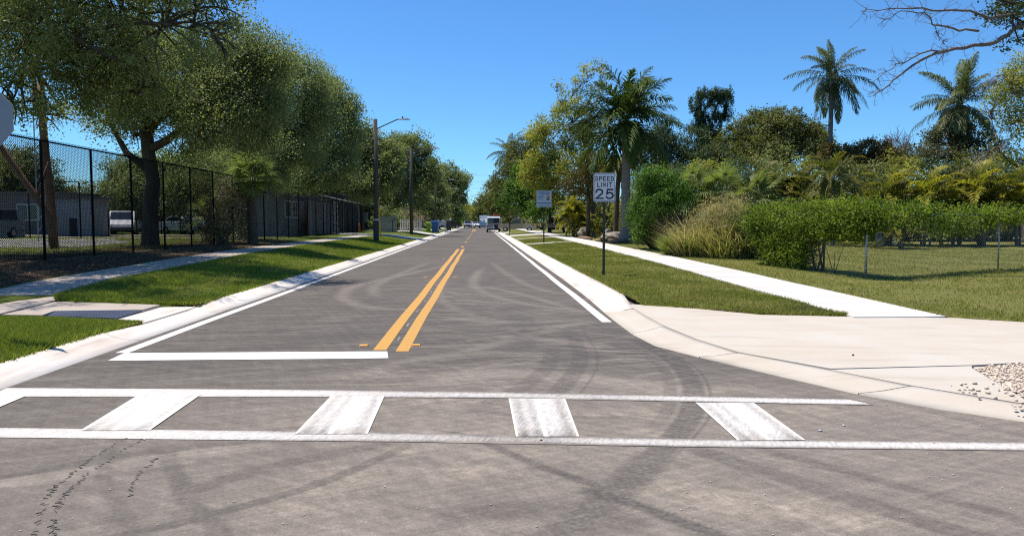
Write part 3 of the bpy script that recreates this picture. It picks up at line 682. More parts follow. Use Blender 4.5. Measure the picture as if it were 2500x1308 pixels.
# distant strips seen through the fence and beyond
def flat(name, poly, zf, mat, label=None):
    V = [(x, y, zf(x, y)) for x, y in poly]
    return tag(mo(name, npmesh(name, V, [tuple(range(len(V)))], mat)), label, kind='structure')
flat("lot_lane", [(-60, 29.5), (-15.8, 29.5), (-16.8, 36.5), (-20.5, 42), (-60, 42)], lambda x, y: .595, M['lot'], "grey parking lot lane behind the black fence")
flat("lot_kerb", [(-60, 42.1), (-20.5, 42.1), (-20.4, 42.7), (-60, 42.7)], lambda x, y: .60, M['concwalk'])
flat("lot_path", [(-28, 48), (-13.5, 42.6), (-13.3, 43.3), (-27.6, 49.4)], lambda x, y: .60, M['oldconc'])
flat("lot_path", [(-60, 52), (-16.5, 52), (-16.5, 55), (-60, 55)], lambda x, y: .605, M['oldconc'])
for k, (x0, x1, y0, y1) in enumerate([(2.96, 5.89, 46.6, 48.2), (2.96, 5.89, 72, 77), (2.96, 8, 92, 99), (2.96, 5.89, 60.2, 61.0)]):
    V = [(x0, y0, .128), (x1, y0, float(rs(y0)) + .02), (x1, y1, float(rs(y1)) + .02), (x0, y1, .128)]
    tag(mo("side_driveway", npmesh("side_driveway", V, [(0, 1, 2, 3)], M['concwalk'])), kind='structure')
for k, (x0, x1, y0, y1) in enumerate([(-12.6, -5.13, 60.5, 65), (-12.6, -5.13, 82, 88), (-12.6, -5.13, 104, 110), (-12.6, -5.13, 130, 138)]):
    xs_ = np.linspace(x0, x1, 14); V = [(x, y, g(x, y) + .03) for y in (y0, y1) for x in xs_]
    F = [(i, i + 1, i + 15, i + 14) for i in range(13)]
    tag(mo("side_driveway", npmesh("side_driveway", V, F, M['concwalk'])), kind='structure')

# ------------------------------------------------------------------ grass blades
def blades(name, label, n, sampler, h, wd, mat, seed, lean=.5, cut_patch=None):
    r = np.random.default_rng(seed); x, y = sampler(r, n); n = len(x); lean = lean * 1.5
    if cut_patch:
        q_ = np.random.default_rng(5); pn = np.zeros(n)
        for _ in range(9):
            kx, ky, ph = q_.normal() * 2.2, q_.normal() * 1.6, q_.uniform(0, 6); pn += np.sin(kx * x + ky * y + ph)
        kp = (pn > cut_patch) | (r.random(n) < .3); x, y = x[kp], y[kp]; n = len(x)
    z = gz(x, y) if name != "corner_grass" else np.full(n, .095)
    pat = .6 + .4 * np.sin(x * 2.3 + 1.3 * np.sin(y * 1.7)) * np.sin(y * 1.9 + x)
    hh = r.uniform(h[0], h[1], n) * (.65 + .5 * pat)
    if name == 'corner_grass': hh *= np.clip((11.5 - y) / 1.5, .3, 1)
    a = r.uniform(0, 2 * PI, n); l = r.uniform(0, lean, n) * hh; b = r.uniform(0, 2 * PI, n)
    ww = wd * r.uniform(.7, 1.4, n) * (1 + y / 40)
    V = np.empty((n, 3, 3)); dx, dy = np.cos(a) * ww, np.sin(a) * ww
    V[:, 0] = np.c_[x - dx, y - dy, z - .01]; V[:, 1] = np.c_[x + dx, y + dy, z - .01]; V[:, 2] = np.c_[x + np.cos(b) * l, y + np.sin(b) * l, z + hh]
    v = np.clip(.45 * r.random(n) + .35 * pat + .1, 0, 1)
    return tag(mo(name, npmesh(name, V.reshape(-1, 3), np.arange(3 * n).reshape(-1, 3), mat, {"v": np.repeat(v, 3)})), label, kind='stuff')
def rect(x0, x1, y0, y1, p=1.0, cut=None):
    def f(r, n):
        x = r.uniform(x0, x1, n); y = y0 + (y1 - y0) * r.random(n) ** p
        if cut: k = cut(x, y); x, y = x[k], y[k]
        return x, y
    return f
blades("corner_grass", "tall fresh grass on the corner before the kerb ramp", 60000, rect(-8.6, -5.08, 7.0, 12.0, 1, lambda x, y: y < np.interp(x, [-8.6, -7.7, -6.9, -5.1], [12, 12, 11.9, 11.3])), (.05, .13), .005, M['fresh'], 11, .9)
blades("left_verge_grass", "grass of the left bank between kerb and sidewalk", 95000, rect(-8.42, -5.08, 13.5, 56, 2.0, lambda x, y: y > np.interp(x, [-8.4, -7.96, -5.8, -5.12], [14.8, 14.1, 13.5, 13.5])), (.035, .085), .006, M['fresh'], 12, .8, -1.3)
blades("right_verge_grass", "grass of the right verge around the speed sign", 95000, rect(2.93, 5.93, 11.6, 58, 2.2, lambda x, y: y > np.interp(x, [2.95, 3.77, 4.58, 5.94], [13.25, 12.66, 11.8, 11.52])), (.03, .075), .006, M['blade'], 13, .8, -.5)
blades("right_verge_straw", "dry blades among the right verge grass", 44000, rect(2.95, 5.9, 11.6, 24, 1.2, lambda x, y: (y > np.interp(x, [2.95, 3.77, 4.58, 5.94], [13.25, 12.66, 11.8, 11.52])) & (np.sin(x * 2.1 + y) * np.sin(y * .8 - x * 1.3) > -.1)), (.02, .06), .006, M['bladedry'], 14, 1.2)
blades("field_grass", "grass of the field inside and outside the wire fence", 120000, rect(7.36, 24, 10.6, 44, 1.7, lambda x, y: (y > np.interp(x, [7.39, 8.23, 12, 60], [11.3, 10.75, 9.5, 9.1])) & (x < y * .86 + 2)), (.02, .07), .006, M['blade'], 15, .9, -.4)
blades("field_straw", "dry blades among the field grass", 60000, rect(7.36, 24, 10.6, 44, 1.6, lambda x, y: (y > np.interp(x, [7.39, 8.23, 12, 60], [11.3, 10.75, 9.5, 9.1])) & (x < y * .86 + 2)), (.015, .05), .006, M['bladedry'], 16, 1.3)
blades("left_lawn_grass", "thin grass beyond the leaf litter behind the black fence", 16000, rect(-26, -12, 24, 48, 1.3), (.03, .08), .009, M['bladedry'], 17, .9)
blades("left_verge_straw", "dry blades among the grass of the left bank", 34000, rect(-8.42, -5.08, 13.5, 40, 1.7, lambda x, y: (y > np.interp(x, [-8.4, -7.96, -5.8, -5.12], [14.8, 14.1, 13.5, 13.5])) & (np.sin(x * 2.4 + y * .7) * np.sin(y * .9 - x * 1.1) > -.05)), (.02, .06), .006, M['bladedry'], 19, 1.3)
blades("leaf_litter", "dead leaves strewn on the ground between fence and sidewalk", 30000, rect(-14.5, -9.85, 13, 44, 1.7), (.005, .035), .016, leafmat("dead_leaf", (0.035, 0.024, 0.016), (0.16, 0.10, 0.06), .1), 18, 3.0)
# ------------------------------------------------------------------ foliage builders
def leaves(C, ls, r, v0, upb=.8, asp=.5, cn=None):
    n = len(C); s_ = ls * r.uniform(.6, 1.3, n)
    d = r.normal(size=(n, 3)); d[:, 2] -= .1; d /= np.linalg.norm(d, axis=1)[:, None]
    if cn is None: nn = r.normal(size=(n, 3)); nn[:, 2] = np.abs(nn[:, 2]) + upb
    else: nn = cn + r.normal(size=(n, 3)) * .38
    sd = np.cross(d, nn); sd /= np.linalg.norm(sd, axis=1)[:, None] + 1e-9
    up = np.cross(sd, d)
    a = C - d * (s_ * .5)[:, None]; b = C + d * (s_ * .5)[:, None]; m = C + up * (s_ * .10)[:, None]; h = sd * (s_ * asp * .5)[:, None]
    V = np.stack([a, m + h, b, m - h], 1).reshape(-1, 3); i = np.arange(n)[:, None] * 4
    F = np.concatenate([i + np.array([[0, 1, 2, 3]])], 0)
    return V, F, np.repeat(v0, 4)

def crown_mesh(name, lobes, nleaf, ls, mat, seed, clus=26, spread=.34, shell=.5, asp=.55, flat=.75, sub=0):
    r = np.random.default_rng(seed)
    if sub:
        ex = []
        for l in lobes:
            ex.append(tuple(l[:3]) + tuple(v * .78 for v in l[3:6]) + (l[6] if len(l) > 6 else 1.0,))
            for _ in range(sub):
                d = r.normal(size=3); d /= np.linalg.norm(d); d[2] = d[2] * .8 + .15; k = r.uniform(.22, .42)
                ex.append(tuple(np.array(l[:3]) + d * np.array(l[3:6]) * r.uniform(.75, 1.15)) + tuple(v * k for v in l[3:6]) + ((l[6] if len(l) > 6 else 1.0) * 1.3,))
        lobes = ex
    L = np.array([l[:6] for l in lobes], float); wt = np.array([(l[6] if len(l) > 6 else 1.0) for l in lobes])
    area = (L[:, 3] * L[:, 5]) ** .9 * wt; pr = area / area.sum(); ncl = max(4, int(nleaf / clus))
    k = r.choice(len(L), ncl, p=pr); d = r.normal(size=(ncl, 3)); d /= np.linalg.norm(d, axis=1)[:, None]
    rad = shell + (1 - shell) * r.random(ncl) ** .6
    rad *= 1 + .2 * np.clip(r.normal(size=ncl), -2, 1.3) * (r.random(ncl) < .4)
    c = L[k, :3] + d * rad[:, None] * L[k, 3:6]
    sp = spread * r.uniform(.6, 1.4, ncl)
    cv = r.uniform(.12, .75, ncl)
    cnt = np.maximum(3, (clus * r.uniform(.5, 1.5, ncl)).astype(int)); j = np.repeat(np.arange(ncl), cnt)
    off = np.clip(r.normal(size=(len(j), 3)), -1.5, 1.5) * sp[j][:, None]; off[:, 2] *= flat; rdx = (r.random(len(j)) * 1.5 * sp[j])[:, None] * d[j]; rdx[:, 2] += .15 * sp[j] * r.random(len(j)); off = off * .72 + rdx * (1.0 if sub else 0.0)
    v = np.clip(cv[j] + r.normal(size=len(j)) * .10, 0, 1)
    cnm = d * .55 + r.normal(size=(ncl, 3)) * .35; cnm[:, 2] += .75; cnm /= np.linalg.norm(cnm, axis=1)[:, None]
    V, F, vv = leaves(c[j] + off, ls, r, v, asp=asp, cn=cnm[j])
    return npmesh(name, V, F, mat, {"v": vv}), c

def limb_path(a, b, r, sag=.12, n=5):
    a, b = Vector(a), Vector(b); L = (b - a).length; pts = []
    o = Vector((r.gauss(0, 1), r.gauss(0, 1), r.gauss(0, .6))) * L * sag
    for i in range(n + 1):
        t = i / n; p = a.lerp(b, t) + o * math.sin(PI * t) + Vector((0, 0, L * .10 * math.sin(PI * t)))
        pts.append(p)
    return pts

def tree(name, label, cat, base, fork, tr, lobes, nleaf, ls, lm, bm, seed, group=None, twigs=11, lean=(0, 0), clus=26, spread=.34, shell=.5, asp=.55, limbs=(), twr=.03, flat=.75, sub=6):
    """base (x,y,z); lobes in world coordinates (x,y,z,rx,ry,rz[,density])"""
    r = random.Random(seed); B = Vector(base)
    root = empty(name, base, 0, label, cat, group)
    lb = [((l[0] - B.x), (l[1] - B.y), (l[2] - B.z)) + tuple(l[3:]) for l in lobes]
    mb = MB(); top = Vector((lean[0], lean[1], fork))
    tp = [Vector((0, 0, -.25)), Vector((0, 0, .15))] + [Vector((lean[0] * t ** 1.4 + r.gauss(0, .05), lean[1] * t ** 1.4 + r.gauss(0, .05), fork * t)) for t in (.25, .5, .75, 1.0)]
    mb.tube(tp, [tr * 1.55, tr * 1.2, tr * 1.0, tr * .92, tr * .86, tr * .8], 10)
    cs = sorted(range(len(lb)), key=lambda i: -lb[i][3])
    for q, i in enumerate(cs):
        c = Vector(lb[i][:3]); f = r.uniform(.78, 1.0) if q else 1.0
        st = tp[-2].lerp(tp[-1], (f - .75) / .25) if f > .75 else tp[-2]
        if q > 3:   # smaller lobes branch from the nearest bigger lobe
            big = min(cs[:max(3, q // 2)], key=lambda k: (Vector(lb[k][:3]) - c).length); st = Vector(lb[big][:3])
        rr_ = tr * (.52 if q < 4 else .22) * min(1, .5 + lb[i][3] / 3)
        pts = limb_path(st, c, r); k = len(pts)
        mb.tube(pts, [rr_ * (1 - .75 * t / (k - 1)) for t in range(k)], 6)
        for _ in range(twigs):
            d = Vector((r.gauss(0, 1), r.gauss(0, 1), r.gauss(0, 1) + .2)).normalized()
            e = c + Vector((d.x * lb[i][3], d.y * lb[i][4], d.z * lb[i][5])) * r.uniform(.6, 1.0)
            s0 = pts[r.randint(k // 2, k - 1)]
            mb.tube(limb_path(s0, e, r, .1, 3), [max(.35 * rr_ * .6, twr), twr * .9, twr * .65, twr * .35], 4, False)
    for (pts, ra, rb) in limbs:
        P_ = [Vector(p) - B for p in pts]; mb.tube(P_, [ra + (rb - ra) * i / (len(P_) - 1) for i in range(len(P_))], 7)
    mb.build("trunk", bm, root, smooth=True)
    if nleaf:
        me, _ = crown_mesh("crown", lb, nleaf, ls, lm, seed, clus, spread, shell, asp, flat, sub); mo("crown", me, root)
    return root

def auto_lobes(c, rx, rz, n, seed, k=.5):
    r = random.Random(seed); out = [(c[0], c[1], c[2], rx * .62, rx * .62, rz * .62)]
    for i in range(n):
        a = i * 2.4 + r.uniform(-.4, .4); h = 1 - 2 * (i + .5) / n; h = h * .9 + .05; q = math.sqrt(max(0, 1 - h * h))
        s_ = k * r.uniform(.7, 1.15)
        out.append((c[0] + math.cos(a) * q * rx * .66, c[1] + math.sin(a) * q * rx * .66, c[2] + h * rz * .66, rx * s_, rx * s_, rz * s_))
    return out

# pinnate and fan fronds: one mesh per elevation class, shared by every palm of the kind
def pinnate(L, pairs, ll, elev, bend, droop, vee, mat, seed, wl=.035, sweep=38, start=.14, vj=10):
    r = random.Random(seed); V = []; F = []; A = []
    pts = []; p = Vector((0, 0, 0)); n = 22; tang = []
    for i in range(n + 1):
        t = i / n; a = R(elev - bend * t ** 1.25); d = Vector((math.cos(a), 0, math.sin(a))); tang.append(d); pts.append(p.copy()); p = p + d * (L / n)
    mb = MB(); mb.tube(pts, [.028 * (1 - .8 * i / n) * (L / 3) ** .5 for i in range(n + 1)], 4, False)
    V = [tuple(v) for v in mb.v]; F3 = []
    for f in mb.f: F3 += [(f[0], f[1], f[2]), (f[0], f[2], f[3])]
    A = [.75] * len(V)
    for i in range(pairs):
        t = start + (1 - start) * (i + .5) / pairs; x = t * n; k = min(int(x), n - 1); fr = x - k
        q = pts[k].lerp(pts[k + 1], fr); d = tang[k]; side = Vector((0, 1, 0)); up = d.cross(side) * -1
        if up.z < 0: up = -up
        pl = ll * (math.sin(PI * min(1, .12 + .86 * t ** .8)) ** .6) * r.uniform(.85, 1.1)
        for sg in (-1, 1):
            sw = R(sweep + 25 * t + r.uniform(-6, 6)); vv = R(vee + r.uniform(-vj, vj))
            o = side * sg * math.cos(sw) * math.cos(vv) + d * math.sin(sw) + up * math.sin(vv); o.normalize()
            m = q + o * pl * .5; o2 = (o + Vector((0, 0, -1)) * droop * r.uniform(.7, 1.3)).normalized(); e = m + o2 * pl * .5
            wv = o.cross(up).normalized() * wl * .5
            b = len(V); V += [tuple(q - wv * .5), tuple(q + wv * .5), tuple(m - wv), tuple(m + wv), tuple(e)]
            F3 += [(b, b + 1, b + 3), (b, b + 3, b + 2), (b + 2, b + 3, b + 4)]
            c = r.uniform(.05, .45) + .45 * t ** 1.5; A += [c] * 5
    return npmesh("frond", V, F3, mat, {"v": A})

def fanfrond(pet, rad_, nseg, elev, arc, mat, seed, wl=.05, droop=.35):
    r = random.Random(seed); a = R(elev); d = Vector((math.cos(a), 0, math.sin(a))); up = Vector((-math.sin(a), 0, math.cos(a)))
    mid = d * pet * .5 + Vector((0, 0, .05)); tip = d * pet + Vector((0, 0, -.06 * pet))
    mb = MB().tube([(0, 0, 0), mid, tip], [.022, .016, .012], 4, False); V = [tuple(v) for v in mb.v]; F = []
    for f in mb.f: F += [(f[0], f[1], f[2]), (f[0], f[2], f[3])]
    A = [.7] * len(V); d2 = (d + Vector((0, 0, -.35))).normalized(); side = Vector((0, 1, 0)); nrm = d2.cross(side)
    for i in range(nseg):
        th = R(-arc / 2 + arc * i / (nseg - 1)); o = d2 * math.cos(th) + side * math.sin(th); o = (o + nrm * (-.25 * abs(math.sin(th)))).normalized()
        l = rad_ * r.uniform(.85, 1.08) * (1 - .25 * abs(th) / PI); m = tip + o * l * .55; e = m + (o + Vector((0, 0, -droop * r.uniform(.5, 1.8)))).normalized() * l * .45
        wv = o.cross(nrm).normalized() * wl * .5; b = len(V)
        V += [tuple(tip - wv * .3), tuple(tip + wv * .3), tuple(m - wv), tuple(m + wv), tuple(e)]
        F += [(b, b + 1, b + 3), (b, b + 3, b + 2), (b + 2, b + 3, b + 4)]; A += [r.uniform(.15, .9)] * 5
    return npmesh("frond", V, F, mat, {"v": A})

ELV = [82, 66, 48, 30, 12, -8, -30, -58]
FR = {}
for kind, kw in {"royal": dict(L=3.3, pairs=62, ll=.95, droop=.7, vee=8, mat=M['palm'], wl=.07, vj=36), "coco": dict(L=4.0, pairs=46, ll=1.0, droop=1.5, vee=-6, mat=M['coco'], wl=.066, vj=22),
                 "areca": dict(L=2.3, pairs=30, ll=.62, droop=.35, vee=22, mat=M['areca'], wl=.072, vj=18), "arecag": dict(L=2.3, pairs=30, ll=.62, droop=.4, vee=20, mat=M['arecag'], wl=.095, vj=16),
                 "gold": dict(L=2.2, pairs=30, ll=.62, droop=.4, vee=22, mat=M['gold'], wl=.095, vj=16),
                 "dead": dict(L=2.8, pairs=24, ll=.6, droop=1.3, vee=-10, mat=M['deadfrond'], wl=.05)}.items():
    FR[kind] = [pinnate(elev=e, bend={"royal": 52, "coco": 62, "areca": 75, "arecag": 75, "gold": 80, "dead": 40}[kind] * (1 - max(0, -e) / 130), seed=i + 7, **kw) for i, e in enumerate(ELV)]
FR["fan"] = [fanfrond(.75, .85, 30, e, 250, M['fan'], i + 3) for i, e in enumerate(ELV)]
FR["fandark"] = [fanfrond(.9, .95, 30, e, 260, M['fan'], i + 13) for i, e in enumerate(ELV)]
FR["fanlight"] = [fanfrond(.8, .8, 26, e, 270, M['fanl'], i + 23, .07) for i, e in enumerate(ELV)]

def fronds(root, kind, at, n, seed, emin, emax, scale=1.0, az=None, power=1.0, jit=.25, ej=6):
    r = random.Random(seed)
    for i in range(n):
        t = (i + .5) / n; e = emax + (emin - emax) * t ** power + r.uniform(-ej, ej)
        k = min(range(len(ELV)), key=lambda q: abs(ELV[q] - e)); a = i * 2.39996 + r.uniform(-jit, jit)
        o = mo("frond", FR[kind][k], root, at, a, scale * r.uniform(.85 - jit * .25, 1.1))
        o.rotation_euler = (r.uniform(-.12, .12), R(r.uniform(-5, 5)), a)

def palm(name, label, base, h, tr, kind, n, seed, emin=-40, emax=85, scale=1.0, lean=(0, 0), shaft=0.0, tm='palmtrunk', group=None, dead=0, power=1.0, swell=1.35, jit=.25, ej=6):
    root = empty(name, base, 0, label, "palm", group); r = random.Random(seed); mb = MB(); k = 14; pts = []; rad = []
    for i in range(k + 1):
        t = i / k; pts.append((lean[0] * t ** 1.5, lean[1] * t ** 1.5, -.2 + (h + .2) * t)); rad.append(tr * (swell - (swell - 1) * min(1, t * 5)) * (1 - .22 * t) * (1 + .03 * (i % 2)))
    mb.tube(pts, rad, 12); mb.build("trunk", M[tm], root, smooth=True); at = Vector(pts[-1])
    if shaft:
        MB().tube([at - Vector((0, 0, .02)), at + Vector((0, 0, shaft * .4)), at + Vector((0, 0, shaft))], [rad[-1] * 1.12, rad[-1] * 1.05, rad[-1] * .45], 10).build("crownshaft", M['shaft'], root, smooth=True); at = at + Vector((0, 0, shaft * .92))
    fronds(root, kind, at, n, seed, emin, emax, scale, power=power, jit=jit, ej=ej)
    if dead: fronds(root, "dead", at - Vector((0, 0, .1)), dead, seed + 1, -75, -45, scale * .9)
    return root

def palm_clump(name, label, base, heights, kind, n, seed, scale=1.0, group=None, spread=.6, emin=-10, tm='palmtrunk', tr=.05):
    root = empty(name, base, 0, label, "palm", group); r = random.Random(seed)
    for q, h in enumerate(heights):
        dx, dy = r.uniform(-spread, spread), r.uniform(-spread, spread) * .7
        mb = MB().tube([(dx * .4, dy * .4, -.1), (dx * .7, dy * .7, h * .5), (dx, dy, h)], [tr * 1.2, tr, tr * .8], 7); mb.build("stem", M[tm], root, smooth=True)
        fronds(root, 'gold' if kind == 'areca' and q % 4 == 1 else kind, (dx, dy, h), n, seed * 3 + q, emin, 86, scale, jit=.5, ej=10)
    return root

def bush(name, label, base, lobes, nleaf, ls, lm, seed, group=None, cat="bush", clus=20, spread=.2, asp=.55, shell=.45):
    root = empty(name, base, 0, label, cat, group); r = random.Random(seed); B = Vector(base)
    lb = [(l[0] - B.x, l[1] - B.y, l[2] - B.z) + tuple(l[3:]) for l in lobes]; mb = MB()
    for l in lb:
        for _ in range(4):
            e = Vector(l[:3]) + Vector((r.gauss(0, .4) * l[3], r.gauss(0, .4) * l[4], r.gauss(0, .3) * l[5]))
            mb.tube(limb_path((r.uniform(-.15, .15), r.uniform(-.15, .15), -.1), e, r, .08, 3), [.05, .035, .025, .012], 5, False)
    mb.build("stems", M['bark'], root)
    me, _ = crown_mesh("foliage", lb, nleaf, ls, lm, seed, clus, spread, shell, asp, .75, 5); mo("foliage", me, root)
    return root

def S(p, r, rz=None, dens=1.0): return (p[0], p[1], p[2], r, r, rz or r * .85, dens)
def GB(x, y): return (x, y, g(x, y))

# ------------------------------------------------------------------ left row of oaks
G1 = "live oaks along the left side of the road"
tree("oak_tree", "huge near oak whose crown hangs over the upper left corner", "tree", (-17.5, 24, .58), 5.2, .42,
     [S((-14.37, 24.00, 8.33), 3.3, 3), S((-11.86, 24.00, 9.11), 3.4, 3), S((-9.76, 23.50, 7.50), 2.0, 1.9, .55), S((-8.50, 23.00, 7.99), 1.35, 1.7, .42), S((-8.04, 23.00, 7.15), .85, .9, .4), S((-13.90, 25.00, 6.26), 1.9, 1.4), S((-12.07, 25.00, 6.28), 1.9, 1.5), S((-8.95, 23.00, 9.31), 1.7, 1.6, .6), S((-10.31, 24.00, 10.87), 3.2, 2.4),
      S((-14.62, 24.00, 5.31), 1.3, .8, .7), S((-15.62, 27.00, 5.35), 1.3, .8, .7), S((-16.71, 24.00, 8.42), 3.4, 3), S((-11.17, 25.00, 5.76), 1.2, 1), S((-7.89, 23.00, 8.36), .8, 1, .4), S((-12.23, 22.50, 6.98), 2.3, 2), (-11.8, 17.3, 10.6, 2.9, 2.6, 1.9), (-15.5, 16.8, 10.0, 2.6, 2.4, 1.8), (-12.8, 20.2, 10.8, 2.6, 2.3, 1.9)],
     165000, .098, M['oak'], M['bark'], 21, G1, 16, twr=.042, lean=(.3, .2), spread=.25, shell=.5, clus=48,
     limbs=[([(-15.02, 22.00, 6.94), (-13.19, 22.00, 7.37), (-12.93, 22.00, 7.77), (-12.70, 22.00, 8.34)], .26, .16), ([(-12.95, 22.00, 7.63), (-12.17, 22.00, 7.21), (-11.39, 22.00, 6.70), (-10.61, 22.50, 6.29)], .15, .05)])
tree("oak_tree", "oak with a forked trunk standing just behind the black fence", "tree", (-13.85, 31.6, .58), 5.3, .31,
     [S((-13.34, 31.00, 7.42), 2.3, 2), S((-11.71, 31.00, 7.27), 2.2, 1.9), S((-10.22, 31.00, 7.61), 1.5, 1.4), S((-8.90, 31.00, 7.54), 1.15, 1.2), S((-8.48, 31.00, 7.95), .65, .7, .8), S((-9.43, 30.50, 6.29), 1.5, 1.2), S((-10.41, 30.00, 5.49), 1.25, .95), S((-14.75, 31.50, 6.50), 1.4, 1.2), S((-15.51, 32.00, 5.81), .9, .6),
      S((-12.32, 31.00, 8.65), 1.5, 1.3, .5), S((-8.93, 31.00, 6.29), .85, .7), S((-9.79, 31.00, 8.35), 1.0, 1.0), S((-10.73, 29.50, 4.79), .9, .5), S((-14.52, 32.00, 5.22), .8, .4, .6), S((-13.17, 32.50, 6.32), 1.6, 1.0), S((-9.24, 32.00, 4.98), 1.0, .7), S((-12.54, 33.00, 4.54), .8, .5)],
     118000, .102, M['oak'], M['bark'], 22, G1, 14, twr=.042, lean=(.0, 0), shell=.35,
     limbs=[([(-13.75, 31.6, 4.6), (-13.01, 31.40, 4.90), (-12.08, 31.20, 5.55), (-11.40, 31.00, 6.24)], .2, .09), ([(-13.9, 31.6, 3.8), (-14.79, 31.80, 4.43), (-15.28, 32.00, 5.21), (-15.74, 32.20, 6.00)], .17, .07)])
tree("oak_tree", "oak with a pale grey trunk, third in the row along the fence", "tree", GB(-12.6, 40), 6.0, .24,
     [S((-10.43, 40.00, 8.63), 1.9, 1.8), S((-9.47, 40.00, 8.53), 1.15, 1.2), S((-10.25, 40.00, 6.81), 1.8, 1.5), S((-11.32, 40.00, 6.80), 1.7, 1.4), S((-8.96, 39.50, 6.53), 1.1, 1.1), S((-9.60, 39.00, 4.99), 1.2, 1.0), S((-12.30, 41.00, 5.38), 1.2, .9), S((-8.76, 39.00, 5.10), .9, .8), S((-9.02, 40.00, 9.39), .6, .7, .8), S((-10.19, 40.00, 9.70), .9, .8, .8), S((-8.51, 40.00, 7.68), .7, .7), S((-10.25, 39.00, 4.15), .8, .6), S((-13.03, 42.00, 6.38), 1.5, 1.2), S((-14.29, 43.00, 4.86), 1.6, 1.1), S((-11.44, 41.00, 4.05), 1.2, .8), S((-16.05, 44.00, 4.46), 1.3, .9)],
     80000, .11, M['oak'], M['bark'], 23, G1, 9, clus=44, shell=.48)
tree("oak_tree", "broad oak above the dark shed by the fence", "tree", GB(-14, 50), 5.0, .3,
     [S((-10.10, 50.00, 9.33), 1.9, 1.8), S((-9.14, 50.00, 9.04), 1.0, 1.0), S((-9.87, 50.00, 7.04), 2.2, 1.9), S((-11.24, 50.00, 5.68), 1.7, 1.3), S((-8.75, 49.00, 6.28), 1.1, 1.1), S((-8.78, 48.00, 4.62), 1.2, 1.0), S((-10.35, 50.00, 10.81), .9, .9, .8), S((-8.62, 50.00, 7.54), .7, .8), S((-10.29, 48.00, 4.22), 1.2, .8), S((-9.55, 50.00, 10.22), .7, .7, .7), S((-11.83, 49.00, 4.27), .9, .7)],
     60000, .14, M['oak'], M['bark'], 24, G1, 8, clus=44, shell=.48)
tree("oak_tree", "oak behind the nearest street lamp pole", "tree", GB(-14.5, 64), 5.0, .3,
     [S((-9.52, 64.00, 7.61), 1.7, 1.5), S((-8.27, 64.00, 7.34), 1.0, 1.0), S((-9.02, 64.00, 5.98), 2.0, 1.8), S((-10.65, 64.00, 6.15), 1.9, 1.8), S((-7.67, 63.00, 6.60), 1.0, 1.3), S((-9.51, 64.00, 8.65), .9, .8, .8), S((-9.43, 62.00, 4.49), 1.6, 1.0), S((-7.74, 62.00, 4.83), 1.0, 1.0), S((-10.62, 64.00, 8.58), .9, .9), S((-7.37, 64.00, 7.48), .6, .7, .7)],
     38000, .2, M['oakfar'], M['bark'], 25, G1, 8, clus=44, shell=.48, spread=.4)
tree("oak_tree", "oak behind the second street lamp pole, rising over the white picket fence", "tree", GB(-12.8, 80), 4.5, .3,
     [S((-8.20, 80.00, 8.95), 1.9, 1.6), S((-6.76, 80.00, 9.26), 1.3, 1.4), S((-8.44, 80.00, 6.64), 2.3, 2.0), S((-6.18, 79.00, 6.37), 1.3, 1.5), S((-9.97, 80.00, 7.07), 1.9, 1.9), S((-7.50, 79.00, 4.20), 2.0, 1.3), S((-8.76, 80.00, 9.91), .9, .7, .8), S((-5.31, 79.00, 7.67), .8, 1.0, .5), S((-4.88, 79.00, 5.94), .8, 1.2, .6), S((-9.54, 78.00, 4.17), 1.4, 1.2)],
     36000, .24, M['oakfar'], M['bark'], 26, G1, 8, clus=44, shell=.48, spread=.45)
tree("oak_tree", "small oak in shade behind the third street lamp", "tree", GB(-9.5, 112), 4, .3,
     [S((-7.85, 112.00, 7.14), 2.4), S((-6.45, 112.00, 5.91), 2.0), S((-8.79, 112.00, 4.68), 2.4), S((-6.53, 110.00, 3.72), 2.0, 1.6), S((-7.74, 110.00, 2.81), 1.8, 1.2)], 16000, .32, M['oakfar'], M['bark'], 27, G1, 6, spread=.5)
tree("oak_tree", "tall oak at the far end of the left row beside the sky gap", "tree", GB(-9.5, 170), 6, .5,
     [S((-6.96, 170.00, 10.95), 2.9), S((-4.91, 170.00, 10.21), 1.9, 2.4), S((-8.20, 170.00, 6.75), 3.4), S((-5.06, 168.00, 6.23), 2.3, 2.8), S((-6.77, 170.00, 13.00), 1.5, 1.3), S((-10.33, 170.00, 10.94), 2.4), S((-3.75, 168.00, 9.46), .8, 1.6), S((-6.20, 166.00, 3.43), 2.6, 1.6), S((-9.21, 172.00, 13.41), 1.4, 1.2)], 24000, .42, M['oakfar'], M['bark'], 28, G1, 7, spread=.6)
tree("oak_tree", "low distant oak under the last oak of the left row", "tree", GB(-10, 235), 4, .4, [S((-7.86, 235.00, 6.13), 3.5), S((-5.53, 235.00, 4.84), 3.0), S((-10.07, 235.00, 4.19), 3), S((-4.15, 230.00, 3.12), 2, 1.4)], 9000, .5, M['lime'], M['bark'], 29, G1, 4, spread=.7)
